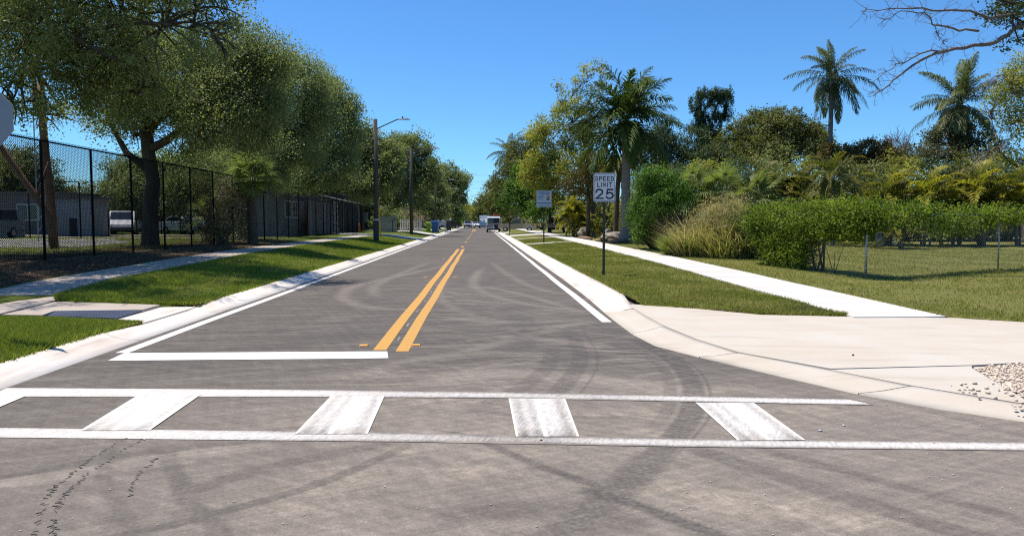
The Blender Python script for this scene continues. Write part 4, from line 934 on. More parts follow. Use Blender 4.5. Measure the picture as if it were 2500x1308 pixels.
# trees standing beyond the parking lot
G2 = "background trees beyond the parking lot"
pr1 = tree("lot_tree", "dark green tree beyond the parking lot, leftmost of the background trees", "tree", (-41, 68, .58), 2.2, .28, [(x - 41, y + 68, z, r_, r_, r_ * .8) for x, y, z, r_ in [(0, 0, 5.2, 2.6), (2, .5, 4.4, 2), (-2.2, 0, 4.6, 2.1), (.4, .4, 6.6, 1.7), (3.0, 0, 3.2, 1.6), (-3, 0, 3.2, 1.7), (1.6, 0, 6.0, 1.3)]], 26000, .22, M['mango'], M['bark'], 41, G2, 6, shell=.35, spread=.42)
pr2 = tree("lot_tree", "paler olive tree beyond the parking lot, second from the left", "tree", (-34, 73, .58), 2.0, .25, [(x - 34, y + 73, z, r_, r_, r_ * .8) for x, y, z, r_ in [(0, 0, 4.8, 2.4), (2.4, .5, 4.2, 2), (-2.4, 0, 4.0, 2.1), (.7, .4, 6.2, 1.6), (3.4, 0, 2.6, 1.4), (-3.2, 0, 2.6, 1.6)]], 24000, .22, M['oakfar'], M['bark'], 42, G2, 6, shell=.35, spread=.42)
for i, (x, y, s_, p, lb) in enumerate([(-49, 78, 1.1, 0, "dark tree beyond the lot behind the stop sign"), (-28.5, 66, 1.05, 1, "olive tree beyond the lot behind the silver car"), (-30, 84, 1.35, 0, "taller tree beyond the lot showing left of the forked oak"), (-25, 80, 1.25, 0, "dark tree beyond the lot right of the forked oak trunk"),
                                       (-20, 72, 1.3, 0, "dark tree beyond the lot above the fan palm"), (-18.5, 58, 1.15, 1, "olive tree between the lot and the fan palm"), (-17, 88, 1.5, 0, "tall dark tree behind the shed"), (-22, 100, 1.6, 0, "far tree filling the gap behind the oak row"), (-17.5, 110, 1.5, 1, "far olive tree behind the white garden fence"), (-39, 92, 1.3, 1, "far tree beyond the grey lot buildings")]):
    dup((pr1, pr2)[p], (x, y, .58), i * 1.3, s_, lb, G2)
# leaning orange trunk and slim trunk left behind the fence
def bare(name, label, pts, ra, rb, mat, extra=(), cat="tree"):
    root = empty(name, pts[0], 0, label, cat); B = Vector(pts[0]); mb = MB(); P_ = [Vector(p) - B for p in pts]
    mb.tube(P_, [ra + (rb - ra) * i / (len(P_) - 1) for i in range(len(P_))], 9)
    for e, r0, r1 in extra: mb.tube([Vector(p) - B for p in e], [r0 + (r1 - r0) * i / (len(e) - 1) for i in range(len(e))], 7)
    mb.build("trunk", mat, root, smooth=True); return root
bare("leaning_tree", "leaning orange-barked trunk behind the fence at far left", [(-15.75, 28, .45), (-15.91, 28.00, 1.83), (-16.71, 28.00, 3.03), (-17.56, 28.00, 4.37), (-18.37, 28.00, 5.77)], .14, .09, M['barkred'], [([(-16.29, 28.00, 2.53), (-16.08, 28.00, 3.10), (-15.86, 28.00, 3.78)], .07, .03)])
bare("bare_trunk_tree", "straight slim trunk with orange base behind the fence", [(-16.9, 30, .45), (-16.98, 30.00, 2.57), (-17.07, 30.00, 3.85), (-17.15, 30.00, 5.45), (-17.15, 30.00, 7.04)], .18, .13, M['barkred'])
# lattice mast behind
ms = empty("lattice_mast", (-22, 38, .55), 0, "thin lattice mast rising through the oak leaves at far left", "mast")
for sx, sy in ((-.16, 0), (.16, 0), (0, .26)): MB().tube([(sx, sy, 0), (sx, sy, 13)], .03, 6).build("leg", M['galv'], ms)
br = MB()
for i in range(26): br.tube([(-.16, 0, i * .5), (.16, 0, i * .5 + .5)], .012, 4); br.tube([(.16, 0, i * .5), (0, .26, i * .5 + .5)], .012, 4)
br.build("bracing", M['galv'], ms)

# ------------------------------------------------------------------ fan palms at the left fence
sab = palm("sabal_palm", "fan palm with rough dark trunk standing at the black fence", (-11.0, 36.2, .5), 3.1, .24, "fan", 32, 31, -20, 85, 1.12, tm='boots', swell=1.2)
dup_ = palm("sabal_palm", "second fan palm trunk close behind the first at the black fence", (-12.3, 39.5, .5), 3.3, .22, "fan", 22, 32, -50, 70, .8, tm='boots', swell=1.2)
palm("sabal_palm", "low fan palm with pale fronds left of the rough trunk", (-13.2, 36.5, .5), 1.5, .14, "fan", 18, 33, -30, 80, .85, tm='boots')
vl = [(-11.85 + .0, y, z, .28, .7, .8) for y, z in [(33.4, 2.0), (34.2, 2.7), (35, 1.8), (35.6, 3.0), (34.4, 1.1), (36.4, 2.4), (36.8, 1.2), (33.2, 1.2)]]
bush("dead_vine", "brown dead vine matted over the fence under the fan palm", (-11.9, 34.5, .55), vl, 9000, .10, leafmat("dead_vine_leaf", (0.045, 0.040, 0.022), (0.16, 0.14, 0.08), .2), 34, None, "vine", 16, .22)

# ------------------------------------------------------------------ right side trees
tree("street_tree", "tall thin-topped yellow-green tree left of the speed sign", "tree", GB(10.2, 67), 4.5, .26,
     [S((6.58, 67.00, 8.99), 2.09, 1.7), S((8.43, 67.00, 10.46), 1.98, 1.6), S((5.84, 67.00, 6.78), 2.09, 1.7), S((8.32, 66.00, 6.71), 2.64, 2.0), S((10.30, 67.00, 9.37), 1.65, 1.5), S((9.15, 67.00, 13.94), 0.99, .9, .45), S((10.14, 67.00, 15.14), 0.83, .8, .5), S((7.68, 67.00, 12.47), 0.99, .8, .5), S((5.17, 67.00, 9.35), 0.77, .8, .6), S((6.49, 66.00, 4.16), 2.20, 1.5),
      S((4.66, 66.00, 5.61), 1.32, 1.2), S((9.65, 65.00, 5.20), 1.65, 1.4), S((9.90, 67.00, 12.67), 0.88, .9, .4), S((10.82, 67.00, 14.50), 0.55, .7, .4), S((6.93, 67.00, 13.56), 0.55, .5, .4), S((11.44, 67.00, 6.80), 1.32, 1.2), S((8.21, 65.00, 3.40), 1.43, .8)],
     42000, .19, M['lime'], M['twig'], 51, None, 10, shell=.3, spread=.33, twr=.035)
tree("street_tree", "fresh green tree left of the information sign", "tree", GB(7.9, 84), 2.6, .2, [S((5.46, 84.00, 4.85), 2.1, 2.2), S((4.07, 84.00, 3.92), 1.5, 1.7), S((6.63, 84.00, 5.78), 1.7, 1.9), S((7.25, 83.00, 3.90), 1.7, 1.6), S((4.88, 86.00, 6.82), 1.4, 1.5), S((5.79, 82.00, 2.74), 1.7, 1.2)], 20000, .24, M['bright'], M['bark'], 52, None, 6, spread=.4)
tree("street_tree", "dark tree right behind the coconut palm far down the right side", "tree", GB(9.5, 128), 5, .35, [S((5.49, 128.00, 8.66), 2.7, 3.2), S((7.01, 130.00, 11.64), 2.6, 3.0), S((7.73, 130.00, 14.49), 2.4, 2.2), S((4.35, 126.00, 5.08), 2.4, 2.6), S((9.17, 130.00, 11.64), 2.6, 3), S((3.00, 128.00, 4.43), 1.8, 2.4)], 24000, .34, M['mango'], M['bark'], 53, None, 6, spread=.5)
tree("street_tree", "far round tree at the right of the sky gap", "tree", GB(7.5, 215), 6, .4, [S((3.86, 215.00, 9.91), 3.4), S((2.07, 215.00, 6.94), 3.2), S((5.41, 215.00, 11.68), 2.6), S((0.88, 215.00, 4.57), 2.4), S((-0.08, 210.00, 2.99), 1.6, 1.6), S((3.76, 210.00, 3.92), 3)], 20000, .42, M['mango'], M['bark'], 54, None, 5, spread=.6)
for i, (px_, yy, hh, lb) in enumerate([(1150, 420, 9, "hazy tree closing the end of the road, left one"), (1166, 440, 8, "hazy tree closing the end of the road, middle one"), (1182, 400, 10, "hazy tree closing the end of the road, right one")]):
    x_ = (px_ - 1172.7) / 1800 * yy
    tree("far_tree", lb, "tree", (x_, yy, .2), 3, .4, auto_lobes((x_, yy, hh * .55), 6.5, hh * .5, 8, i), 7000, .75, M['oakfar'], M['bark'], 60 + i, "trees closing the end of the road", 3, spread=1.0)
palm("coconut_palm", "coconut palm leaning over the road far down the right side", GB(6.6, 135), 13.8, .26, "coco", 22, 61, -45, 80, 1.2, lean=(-1.4, 0))
palm("coconut_palm", "grey-fronded palm below the far coconut palm", GB(7.2, 112), 6.8, .22, "dead", 18, 62, -55, 75, 1.1)
palm("royal_palm", "royal palm with smooth grey trunk behind the speed limit sign", (8.9, 45, .30), 6.1, .30, "royal", 36, 64, -48, 80, 1.22, shaft=1.5, swell=1.5, power=.9, jit=.4, ej=10)
palm("slim_palm", "slim brown palm trunk beside the royal palm", (8.75, 47.5, .3), 5.0, .17, "arecag", 12, 65, -60, 40, .75, lean=(.2, 0), tm='boots', swell=1.3)
palm_clump("golden_palm", "golden yellow palm clump at the roadside left of the speed sign", GB(7.95, 61), [1.7, 2.3, 1.2, 1.9, .7, .9], "gold", 10, 66, .85, spread=.7)
palm_clump("golden_palm", "small golden palm between the boulders and the royal palm", GB(9.2, 57), [.5, .9, 1.2], "arecag", 8, 67, .6, spread=.6)
tree("roadside_tree", "grey trunk with bare lower limbs beside the golden palm", "tree", GB(8.35, 57), 3.8, .16, [S((8.14, 57.00, 5.39), 1.1, 1), S((9.11, 57.00, 3.82), .8, .6), S((7.20, 57.00, 4.28), .8, .6)], 5000, .17, M['bronze'], M['bark'], 68, None, 5)
tree("dark_tree", "dark dense tree right of the royal palm", "tree", (13.9, 56, .35), 2.5, .25, [S((13.23, 57.00, 6.98), 1.7, 1.7), S((14.84, 57.00, 6.51), 1.6, 1.5), S((13.69, 57.00, 8.39), .9, 1.0), S((14.91, 56.00, 5.03), 1.8, 1.5), S((12.39, 56.00, 5.02), 1.5, 1.5), S((16.16, 56.00, 5.97), 1.3, 1.2), S((15.91, 54.00, 4.31), 1.6, 1.2), S((12.11, 57.00, 7.29), .8, .9), S((17.88, 58.00, 6.61), 1.5, 1.2), S((16.72, 58.00, 7.73), 1.1, 1.0), S((18.88, 57.00, 5.74), 1.6, 1.2), S((15.08, 58.00, 7.72), .9, .8)], 34000, .16, M['dark'], M['bark'], 69, None, 6, spread=.3)
cy = tree("cypress_tree", "dark tufted cypress standing out against the sky", "tree", (19.5, 62, .4), 6.5, .22,
     [S((18.58, 62.00, 11.40), .75, 1.1), S((18.43, 62.00, 12.08), .3, .6), S((19.73, 62.00, 11.57), .7, .9), S((19.97, 62.00, 12.19), .32, .55), S((20.78, 62.00, 11.75), .55, .9), S((20.94, 62.00, 12.40), .25, .5), S((19.37, 62.00, 12.08), .28, .55), S((18.89, 62.00, 9.86), .9, 1.2), S((19.54, 62.00, 8.84), .85, 1.2), S((18.27, 62.00, 9.18), .8, .9), S((20.80, 62.00, 10.56), .5, .6), S((20.28, 62.00, 10.38), .45, .5), S((19.10, 62.00, 7.81), 1.3, 1.2), S((18.00, 62.00, 10.88), .35, .5)],
     34000, .14, M['dark'], M['bark'], 70, None, 6, spread=.10, clus=30, asp=.4, flat=2.2, sub=4)
tree("mango_tree", "big dome-shaped mango tree beyond the palms", "tree", (24.3, 60, .4), 3, .4,
     [S((23.73, 60.00, 8.63), 3.19, 2.24), S((22.70, 60.00, 8.79), 2.09, 1.79), S((25.26, 60.00, 8.81), 2.09, 1.79), S((21.37, 60.00, 7.62), 1.98, 1.57), S((26.65, 60.00, 8.15), 1.76, 1.57), S((27.86, 60.00, 7.48), 1.21, 1.12), S((24.05, 60.00, 9.63), 1.65, 1.12), S((19.69, 59.00, 6.70), 1.76, 1.34), S((22.64, 58.00, 6.79), 2.42, 1.57), S((25.30, 58.00, 6.47), 1.98, 1.34), S((28.12, 61.00, 8.77), 0.88, 0.78), S((18.36, 59.00, 6.20), 1.43, 1.12)],
     50000, .2, M['mango'], M['bark'], 71, None, 6, spread=.26, shell=.72, clus=20)
tree("mango_tree", "low bronze-tinged mango tree right of the coconut palm", "tree", (30.0, 55, .4), 2, .3,
     [S((27.45, 55.00, 6.39), 1.3, 1.0), S((29.02, 55.00, 6.70), 1.3, 1.0), S((30.62, 55.00, 6.25), 1.3, 1.0), S((27.91, 54.00, 5.40), 1.5, 1.0), S((29.78, 54.00, 5.25), 1.4, 1.0), S((31.90, 55.00, 5.94), 1.0, .8), S((26.52, 55.00, 5.92), .9, .8)], 24000, .19, M['bronze'], M['bark'], 72, None, 6, spread=.24, shell=.65)
palm("coconut_palm", "tall coconut palm with ragged crown against the open sky", (26.85, 56.00, 2.23), 10.4, .2, "coco", 30, 73, -62, 84, .95, tm='palmtrunk', power=.85, jit=.8, ej=14)
palm("coconut_palm", "coconut palm at the right with a shaggy crown above tangled vines", (33.05, 50.00, 2.17), 7.4, .24, "coco", 34, 76, -45, 86, 1.0, jit=.8, ej=14)
tree("bare_tree", "leafless grey shrub tree between the two coconut palms", "tree", (34.4, 60, .4), 3.2, .12, [S((34.39, 60.00, 8.18), 1.3, 1.4), S((33.53, 60.00, 8.01), .9, 1), S((35.27, 60.00, 8.02), .9, 1), S((34.43, 60.00, 7.18), 1.3, 1)], 0, .1, M['dark'], M['twig'], 75, None, 46, twr=.022)
bush("vine_mound", "grey tangled mound of vines under the right coconut palm", (32.26, 49.00, 1.88), [S((30.66, 49.00, 6.30), 1.0, 1.0), S((32.07, 49.00, 6.72), 1.2, 1.2), S((32.90, 48.50, 5.99), 1.2, 1.1), S((30.64, 48.00, 5.13), 1.5, 1.0), S((33.62, 49.00, 7.28), .7, .7), S((33.43, 48.00, 5.14), 1.2, .9), S((31.89, 49.00, 7.82), .8, .8), S((30.91, 49.00, 7.26), .7, .7), S((29.22, 48.00, 5.66), 1.0, .9), S((34.23, 48.00, 6.22), .9, .8)], 15000, .16, leafmat("tangle_leaf", (0.03, 0.035, 0.018), (0.12, 0.115, 0.06), .2), 77, None, "vines", 18, .25)
tree("edge_tree", "half bare grey-limbed tree at the right edge", "tree", (32.0, 42, .4), 4.0, .22,
     [S((31.03, 42.00, 8.95), 1.1, 1.0), S((31.96, 42.00, 10.12), 1.2, 1.0), S((30.86, 42.00, 7.30), 1.0, .9, .6), S((29.61, 42.00, 8.00), .9, 1.0, .12), S((29.47, 41.00, 5.78), 1.2, .8, .12), S((28.31, 41.00, 4.85), 1.0, .6, .08), S((31.19, 41.00, 4.86), 1.2, .9), S((30.76, 42.00, 9.65), .6, .7, .4), S((32.57, 42.00, 7.55), 1.6, 1.3), S((29.19, 42.00, 9.28), .6, .7, .03)],
     13000, .14, M['lime'], M['twig'], 78, None, 26, twr=.022)
# overhanging limb, upper right
br_ = [(16.55, 20.00, 7.00), (14.93, 20.00, 6.96), (14.30, 20.00, 6.63), (13.79, 20.00, 6.42), (12.99, 20.00, 6.28), (12.21, 20.00, 6.08), (11.63, 20.00, 5.72), (11.18, 20.00, 5.33), (10.76, 20.00, 4.98)]
t_ = tree("overhanging_tree", "tree outside the right edge whose bare grey limbs and leaf cluster reach into the sky", "tree", (18.5, 20, .2), 5.2, .4,
     [S((14.57, 20.00, 7.20), .62, .6), S((14.20, 20.00, 7.64), .55, .5), S((15.13, 20.00, 7.54), .8, .7), S((14.83, 20.00, 6.49), .3, .28), S((16.03, 20.00, 8.10), 1.6, 1.4)], 6500, .085, M['dark'], M['bark'], 79, None, 5, spread=.14, twr=.012)
tw = MB(); rr = random.Random(4)
def limb(pts, ra, rb, n=26, ln=.55):
    P_ = [Vector(p) for p in pts]; mbk = [ra + (rb - ra) * i / (len(P_) - 1) for i in range(len(P_))]; sp_ = [Vector(p) for p in smooth_poly([tuple(p) for p in P_], 3)]
    rad = [ra + (rb - ra) * i / (len(sp_) - 1) for i in range(len(sp_))]; sp_ = [p + Vector((rr.gauss(0, .02), rr.gauss(0, .02), rr.gauss(0, .025))) for p in sp_]
    tw.tube(sp_, rad, 6)
    for _ in range(n):
        k = rr.randint(1, len(sp_) - 1); a = sp_[k]; d = (sp_[k] - sp_[k - 1]).normalized(); d = (d * .6 + Vector((rr.gauss(0, .6), rr.gauss(0, .6), rr.gauss(0, .6) - .1))).normalized(); L = rr.uniform(.3, 1) * ln
        b = a + d * L * .5 + Vector((0, 0, rr.gauss(0, .04))); c = b + (d + Vector((rr.gauss(0, .4), rr.gauss(0, .4), rr.gauss(0, .4)))).normalized() * L * .5
        tw.tube([a, b, c], [.008, .005, .003], 4, False)
        for _ in range(3):
            e = b.lerp(c, rr.random()); f = e + Vector((rr.gauss(0, 1), rr.gauss(0, 1), rr.gauss(0, 1))).normalized() * L * .35; tw.tube([e, f], [.004, .002], 3, False)
B_ = (18.5, 20, .2)
limb(br_, .075, .012, 60, .5)
limb([(12.99, 20.00, 6.28), (12.30, 20.00, 6.21), (11.62, 20.00, 5.96), (11.28, 20.00, 5.79), (10.72, 20.00, 5.40)], .03, .006, 30, .45)
limb([(14.68, 20.00, 7.31), (13.99, 20.00, 7.17), (13.41, 20.00, 7.33), (12.60, 20.00, 7.33), (11.80, 20.00, 7.39), (11.12, 20.00, 7.36), (10.32, 20.00, 7.26)], .045, .008, 50, .6)
limb([(13.66, 20.00, 6.77), (13.08, 20.00, 6.83), (12.62, 20.00, 6.94), (12.36, 20.00, 6.98), (12.13, 20.00, 7.24), (11.46, 20.00, 7.28), (11.01, 20.00, 7.07)], .034, .008, 36, .5)
limb([(12.36, 20.00, 6.98), (12.51, 20.00, 6.74), (12.64, 20.00, 6.47)], .01, .004, 22, .3)
tw.v = [(v[0] - B_[0], v[1] - B_[1], v[2] - B_[2]) for v in tw.v]
tw.build("bare_limbs", M['twig'], t_, smooth=True)
# ------------------------------------------------------------------ right side planting
G3 = "palms behind the fenced field"
for i, (bx, by, hs, kd, sc_, lb) in enumerate([(21.51, 38.00, [2.3, 2.8, 1.6, 2.0, 1.2], "areca", .95, "golden palm clump behind the wire fence, leftmost of the golden ones"), (22.78, 37.00, [2.0, 2.6, 1.5, 1.0], "areca", 1.0, "golden palm clump behind the wire fence below the shaggy coconut palm"), (25.17, 38.00, [2.4, 1.8, 2.7, 1.2], "areca", 1.0, "golden palm clump behind the wire fence with bare grey stems"),
                                                     (26.14, 37.00, [2.6, 2.9, 1.8, 1.1], "areca", 1.0, "bright golden palm clump behind the right fence post"), (27.88, 37.00, [2.7, 2.1, 1.4, 3.0], "areca", 1.05, "golden palm clump cut by the right edge"), (20.15, 34.00, [.6, 1.0, .4], "areca", .7, "small golden palm just above the vine hedge"),
                                                     (18.34, 46.00, [3.2, 2.6, 3.6], "arecag", .95, "olive feathery palm in front of the mango dome"), (19.79, 46.00, [3.0, 3.5, 2.4], "arecag", .95, "olive feathery palm right of another before the mango dome"), (18.00, 41.00, [1.5, 2.2, 1.0], "arecag", .9, "olive feathery palm low behind the left end of the vine hedge"),
                                                     (21.55, 41.00, [1.6, 2.2, 1.2], "arecag", .9, "olive feathery palm between the single-stemmed palm and the golden ones")]):
    palm_clump("feather_palm", lb, (bx, by, .3), hs, kd, 10, 80 + i, sc_, G3, .7)
palm("feather_palm", "single-stemmed olive palm with drooping crown behind the vine hedge", (18.44, 38.00, 0.31)[:2] + (.3,), 3.7, .1, "arecag", 16, 91, -60, 80, .85, group=G3)
G4 = "fan palms in the thicket"
palm("fan_palm", "fan palm with big pale leaves left of the vine hedge", (13.80, 37.00, 0.35)[:2] + (.3,), 2.3, .12, "fanlight", 26, 92, -50, 80, 1.35, tm='boots', group=G4)
palm("fan_palm", "dark fan palm above the dry grass", (12.88, 39.00, 0.29)[:2] + (.3,), 2.8, .12, "fandark", 24, 93, -50, 80, 1.3, tm='boots', group=G4)
palm("fan_palm", "dark fan palm right of the fresh green bush", (11.62, 40.00, 0.25)[:2] + (.3,), 3.0, .12, "fandark", 24, 94, -50, 80, 1.25, tm='boots', group=G4)
palm("fan_palm", "low pale-tipped fan palm behind the end of the vine hedge", (13.66, 35.00, 0.42)[:2] + (.3,), 1.0, .1, "fanlight", 18, 95, -40, 70, 1.0, tm='boots', group=G4)
G5 = "dark shrubs filling the thicket behind the field"
TK = [(11.92, 50.00, 3.55, 1.8), (12.81, 47.00, 2.65, 1.6), (14.70, 48.00, 3.48, 1.9), (15.66, 46.00, 3.14, 1.8), (17.97, 48.00, 3.75, 1.9), (20.01, 49.00, 4.07, 2.0), (20.82, 47.00, 3.45, 1.8), (23.18, 48.00, 4.03, 1.9), (23.95, 46.00, 3.42, 1.7), (25.41, 46.00, 3.42, 1.8), (27.14, 46.00, 3.68, 1.9), (28.25, 45.00, 3.38, 1.8), (30.62, 46.00, 3.69, 1.9), (31.54, 45.00, 3.39, 1.8), (33.85, 46.00, 3.69, 1.9), (34.83, 45.00, 3.65, 2.0)]
TL = ["behind the royal palm", "behind the fresh green bush", "behind the dark fan palms", "above the dry grass clump", "behind the pale fan palm", "under the mango dome", "left of the single-stemmed palm", "behind the single-stemmed palm", "right of the single-stemmed palm", "behind the fence corner post", "left of the first golden palms", "behind the leftmost golden palm", "under the shaggy coconut palm", "left of the right fence post", "behind the right fence post", "at the right edge"]
for i, ((bx, by, bz, r_), w_) in enumerate(zip(TK, TL)):
    b_ = (bx, by, bz); o_ = [(0, 0, 0, 1), (-.7, .2, -.5, .8), (.8, 0, -.4, .8), (.1, .3, .8, .7), (-.3, -.5, -1.4, .8), (.9, -.5, -1.3, .75), (-1.2, .2, -1.5, .7)]
    bush("thicket_shrub", "dark shrub " + w_, (b_[0], b_[1], .3), [(b_[0] + a * r_, b_[1] + b * r_, max(.8, b_[2] + c * r_ * .75), d * r_, d * r_, d * r_ * .85) for a, b, c, d in o_], 7000, .17, M[('mango', 'oak', 'lime', 'dark')[i % 4]], 100 + i, G5, "shrub", 18, .26)
bush("round_bush", "fresh green fine-leaved bush right of the royal palm", GB(8.95, 34), [S((8.34, 34.00, 2.93), 1.15, .9), S((8.87, 34.00, 3.02), .8, .75), S((7.73, 34.00, 2.74), .8, .7), S((8.20, 34.00, 3.49), .65, .45), S((9.26, 34.00, 2.74), .6, .55), S((8.00, 33.50, 2.16), .9, .6)], 17000, .10, M['bright'], 120, None, "bush", 20, .16)
bush("leafy_shrub", "darker leafy shrub at the foot of the royal palm", GB(8.6, 36), [S((7.78, 36.00, 2.20), .5, .55), S((7.98, 35.50, 1.50), .6, .6), S((7.58, 35.00, 1.01), .5, .4), S((8.36, 35.00, 1.40), .6, .5), S((7.59, 36.50, 1.60), .35, .5)], 6500, .11, M['bright'], 121, None, "shrub", 18, .16)
# grass clumps
def tuft(name, label, base, spots, mats, seed, cat="grass clump"):
    root = empty(name, base, 0, label, cat); r = np.random.default_rng(seed)
    for mname, nm, n, (h0, h1), wd in mats:
        V = []; A = []
        for _ in range(n):
            sx, sy, sr = spots[r.integers(len(spots))]; a = r.uniform(0, 2 * PI); q = sr * math.sqrt(r.random()); b = np.array([sx + math.cos(a) * q, sy + math.sin(a) * q, 0.])
            l = r.uniform(h0, h1) * (1 - .35 * q / sr); az = a + r.normal() * .7; ln = r.uniform(.05, 1.1); d = np.array([math.cos(az) * ln, math.sin(az) * ln, 1.]); d /= np.linalg.norm(d)
            m = b + d * l * .6; e = m + (d + np.array([math.cos(az) * .7, math.sin(az) * .7, -.5 * r.random()])) * l * .4; w_ = np.array([-math.sin(az + r.normal()), math.cos(az), 0]) * wd
            V += [b - w_, b + w_, m + w_ * .8, m - w_ * .8, e]; A += [r.random()] * 5
        F = []
        n_ = len(V) // 5
        i = np.arange(n_)[:, None] * 5
        F = np.concatenate([i + np.array([[0, 1, 2]]), i + np.array([[0, 2, 3]]), i + np.array([[3, 2, 4]])])
        mo(nm, npmesh(nm, np.array(V), F, M[mname], {"v": A}), root)
    return root
dg = tuft("dry_grass_clump", "tall straw-coloured grass clump beside the white sidewalk", (9.3, 28.3, .2), [(-.8, 0.4, .9), (.2, -.8, 1.0), (.3, .6, 1.0), (.8, -.3, .8), (.2, 0, .6)], [("dry", "straw_blades", 4200, (.4, 2.5), .011), ("weed", "green_blades", 3600, (.4, 1.7), .014)], 130)
me, _ = crown_mesh("seed_heads", [(-.9, .4, .9, .7, .6, .7), (.1, -.4, 1.2, .9, .8, .9), (.5, .4, 1.6, .8, .7, .7), (1.0, -.2, 1.0, .7, .6, .8), (.2, .1, 2.1, .5, .5, .35), (-.4, .2, 1.5, .6, .5, .5), (-1.1, .5, .45, .6, .5, .4), (.9, -.6, .5, .6, .5, .4)], 15000, .13, M['dry'], 135, 16, .16, .4, .16, .9, 5); mo("seed_heads", me, dg)
me, _ = crown_mesh("foliage", [(.3, -.5, .7, .9, .6, .6), (-.6, 0, .6, .7, .6, .5), (.9, -.1, 1.2, .5, .5, .5), (.4, .2, 1.3, .6, .5, .5)], 7000, .11, M['weed'], 136, 16, .16, .5, .3, .9, 4); mo("foliage", me, dg)
tuft("weed_clump", "bright green leafy weeds at the left foot of the dry grass", (8.4, 29.3, .2), [(-.2, 0, .7), (.3, -.6, .6), (.1, .9, .7)], [("weed", "green_blades", 3200, (.5, 1.5), .018), ("fresh", "dark_blades", 2200, (.4, 1.3), .018)], 131)
bush("dark_shrub", "dark shrub in shade right of the dry grass clump", GB(10.3, 26.8), [S((9.68, 26.80, 1.30), .5, .55), S((9.81, 26.50, 0.71), .5, .45), S((9.39, 26.60, 0.70), .45, .45), S((10.05, 27.00, 1.83), .3, .3)], 5000, .09, M['mango'], 132, None, "shrub", 16, .14)
bush("hedge_tuft", "small bush at the foot of the right fence post", (14.25, 19.60, -0.08)[:2] + (.12,), [S((14.01, 19.60, -0.00), .2, .16), S((14.49, 19.70, 0.02), .28, .2), S((14.90, 19.70, -0.03), .25, .2), S((15.32, 19.80, 0.01), .3, .22)], 2600, .07, M['mango'], 133, None, "bush", 14, .09)
# ------------------------------------------------------------------ chain-link fences
def linkmesh(w_, h_, D, wire, mat):
    nw = int(w_ / (D / 2)); ns = int(h_ / (D / 2)); i = np.arange(nw); j = np.arange(ns + 1)
    sg = np.where((i[:, None] + j[None, :]) % 2 == 0, 1, -1)
    X_ = (i[:, None] + .5) * D / 2 + sg * D / 4; Z_ = np.broadcast_to(j[None, :] * D / 2, X_.shape); Yo = np.where(i[:, None] % 2 == 0, 1, -1) * sg * wire * .35
    C = np.stack([X_, Yo, Z_], -1); V = []; off = [(wire * .5, 0, 0), (-wire * .25, wire * .43, 0), (-wire * .25, -wire * .43, 0)]
    V = np.stack([C + np.array(o) for o in off], 2).reshape(-1, 3)
    b = (i[:, None] * (ns + 1) + np.arange(ns)[None, :]).reshape(-1) * 3; F = []
    for k in range(3):
        k2 = (k + 1) % 3; F.append(np.stack([b + k, b + k2, b + 3 + k2, b + 3 + k], 1))
    return npmesh("chain_link", V, np.concatenate(F), mat)
# tall black fence
FX, FS, FH = -11.8, 2.55, 3.2
lk = linkmesh(FS, 3.27, .078, .014, M['blackcoat'])
lkf = linkmesh(FS, 3.27, .12, .0075, M['blackcoat'])
pm = MB().tube([(0, 0, -.1), (0, 0, FH + .02)], .036, 8).mesh("post", M['blackcoat'], True); rm = MB().tube([(0, 0, 0), (0, FS, 0)], .024, 6).mesh("top_rail", M['blackcoat'], True)
wm = MB().tube([(0, 0, 0), (0, FS, 0)], .005, 4).mesh("tension_wire", M['blackcoat'])
fe = empty("chain_link_fence", (FX, 20.5, .56), 0, "tall black chain-link fence along the left sidewalk", "fence")
for k in range(-5, 22):
    y = k * FS; o = mo("post", pm, fe, (0, y, 0))
    if k < 21:
        mo("top_rail", rm, fe, (0, y, FH)); c = mo("chain_link", lk if k < 5 else lkf, fe, (.04, y, .02), PI / 2); mo("tension_wire", wm, fe, (.03, y, .05))
# lower inner fence round the lot
lk2 = linkmesh(3.0, 3.3, .12, .007, M['blackcoat']); p2 = MB().tube([(0, 0, -.1), (0, 0, 3.4)], .04, 8).mesh("post", M['blackcoat'], True); r2 = MB().tube([(0, 0, 0), (3.0, 0, 0)], .025, 6).mesh("top_rail", M['blackcoat'], True)
fi = empty("lot_fence", (-36.3, 46, .58), 0, "black chain-link fence on the far side of the lot lane", "fence")
for k in range(5):
    mo("post", p2, fi, (k * 3.0, 0, 0))
    if k < 4: mo("top_rail", r2, fi, (k * 3.0, 0, 3.4)); mo("chain_link", lk2, fi, (k * 3.0, .04, .03))
for k in range(7): mo("post", p2, fi, (12 + k * .25, 3.4 + k * 3.4, 0), 0, (1, 1, .55))
fj = empty("side_fence", (-26, 58, .58), 0, "dark fence with a thick top rail in front of the parked cars", "fence")
r3 = MB().tube([(0, 0, 0), (3, 0, 0)], .07, 6).mesh("top_rail", M['trimdark'], True)
for k in range(5):
    mo("post", p2, fj, (k * 2.9, 0, 0), 0, (1.2, 1.2, .95))
    if k < 4: mo("top_rail", r3, fj, (k * 2.9, 0, 3.2), 0, (2.9 / 3, 1, 1))
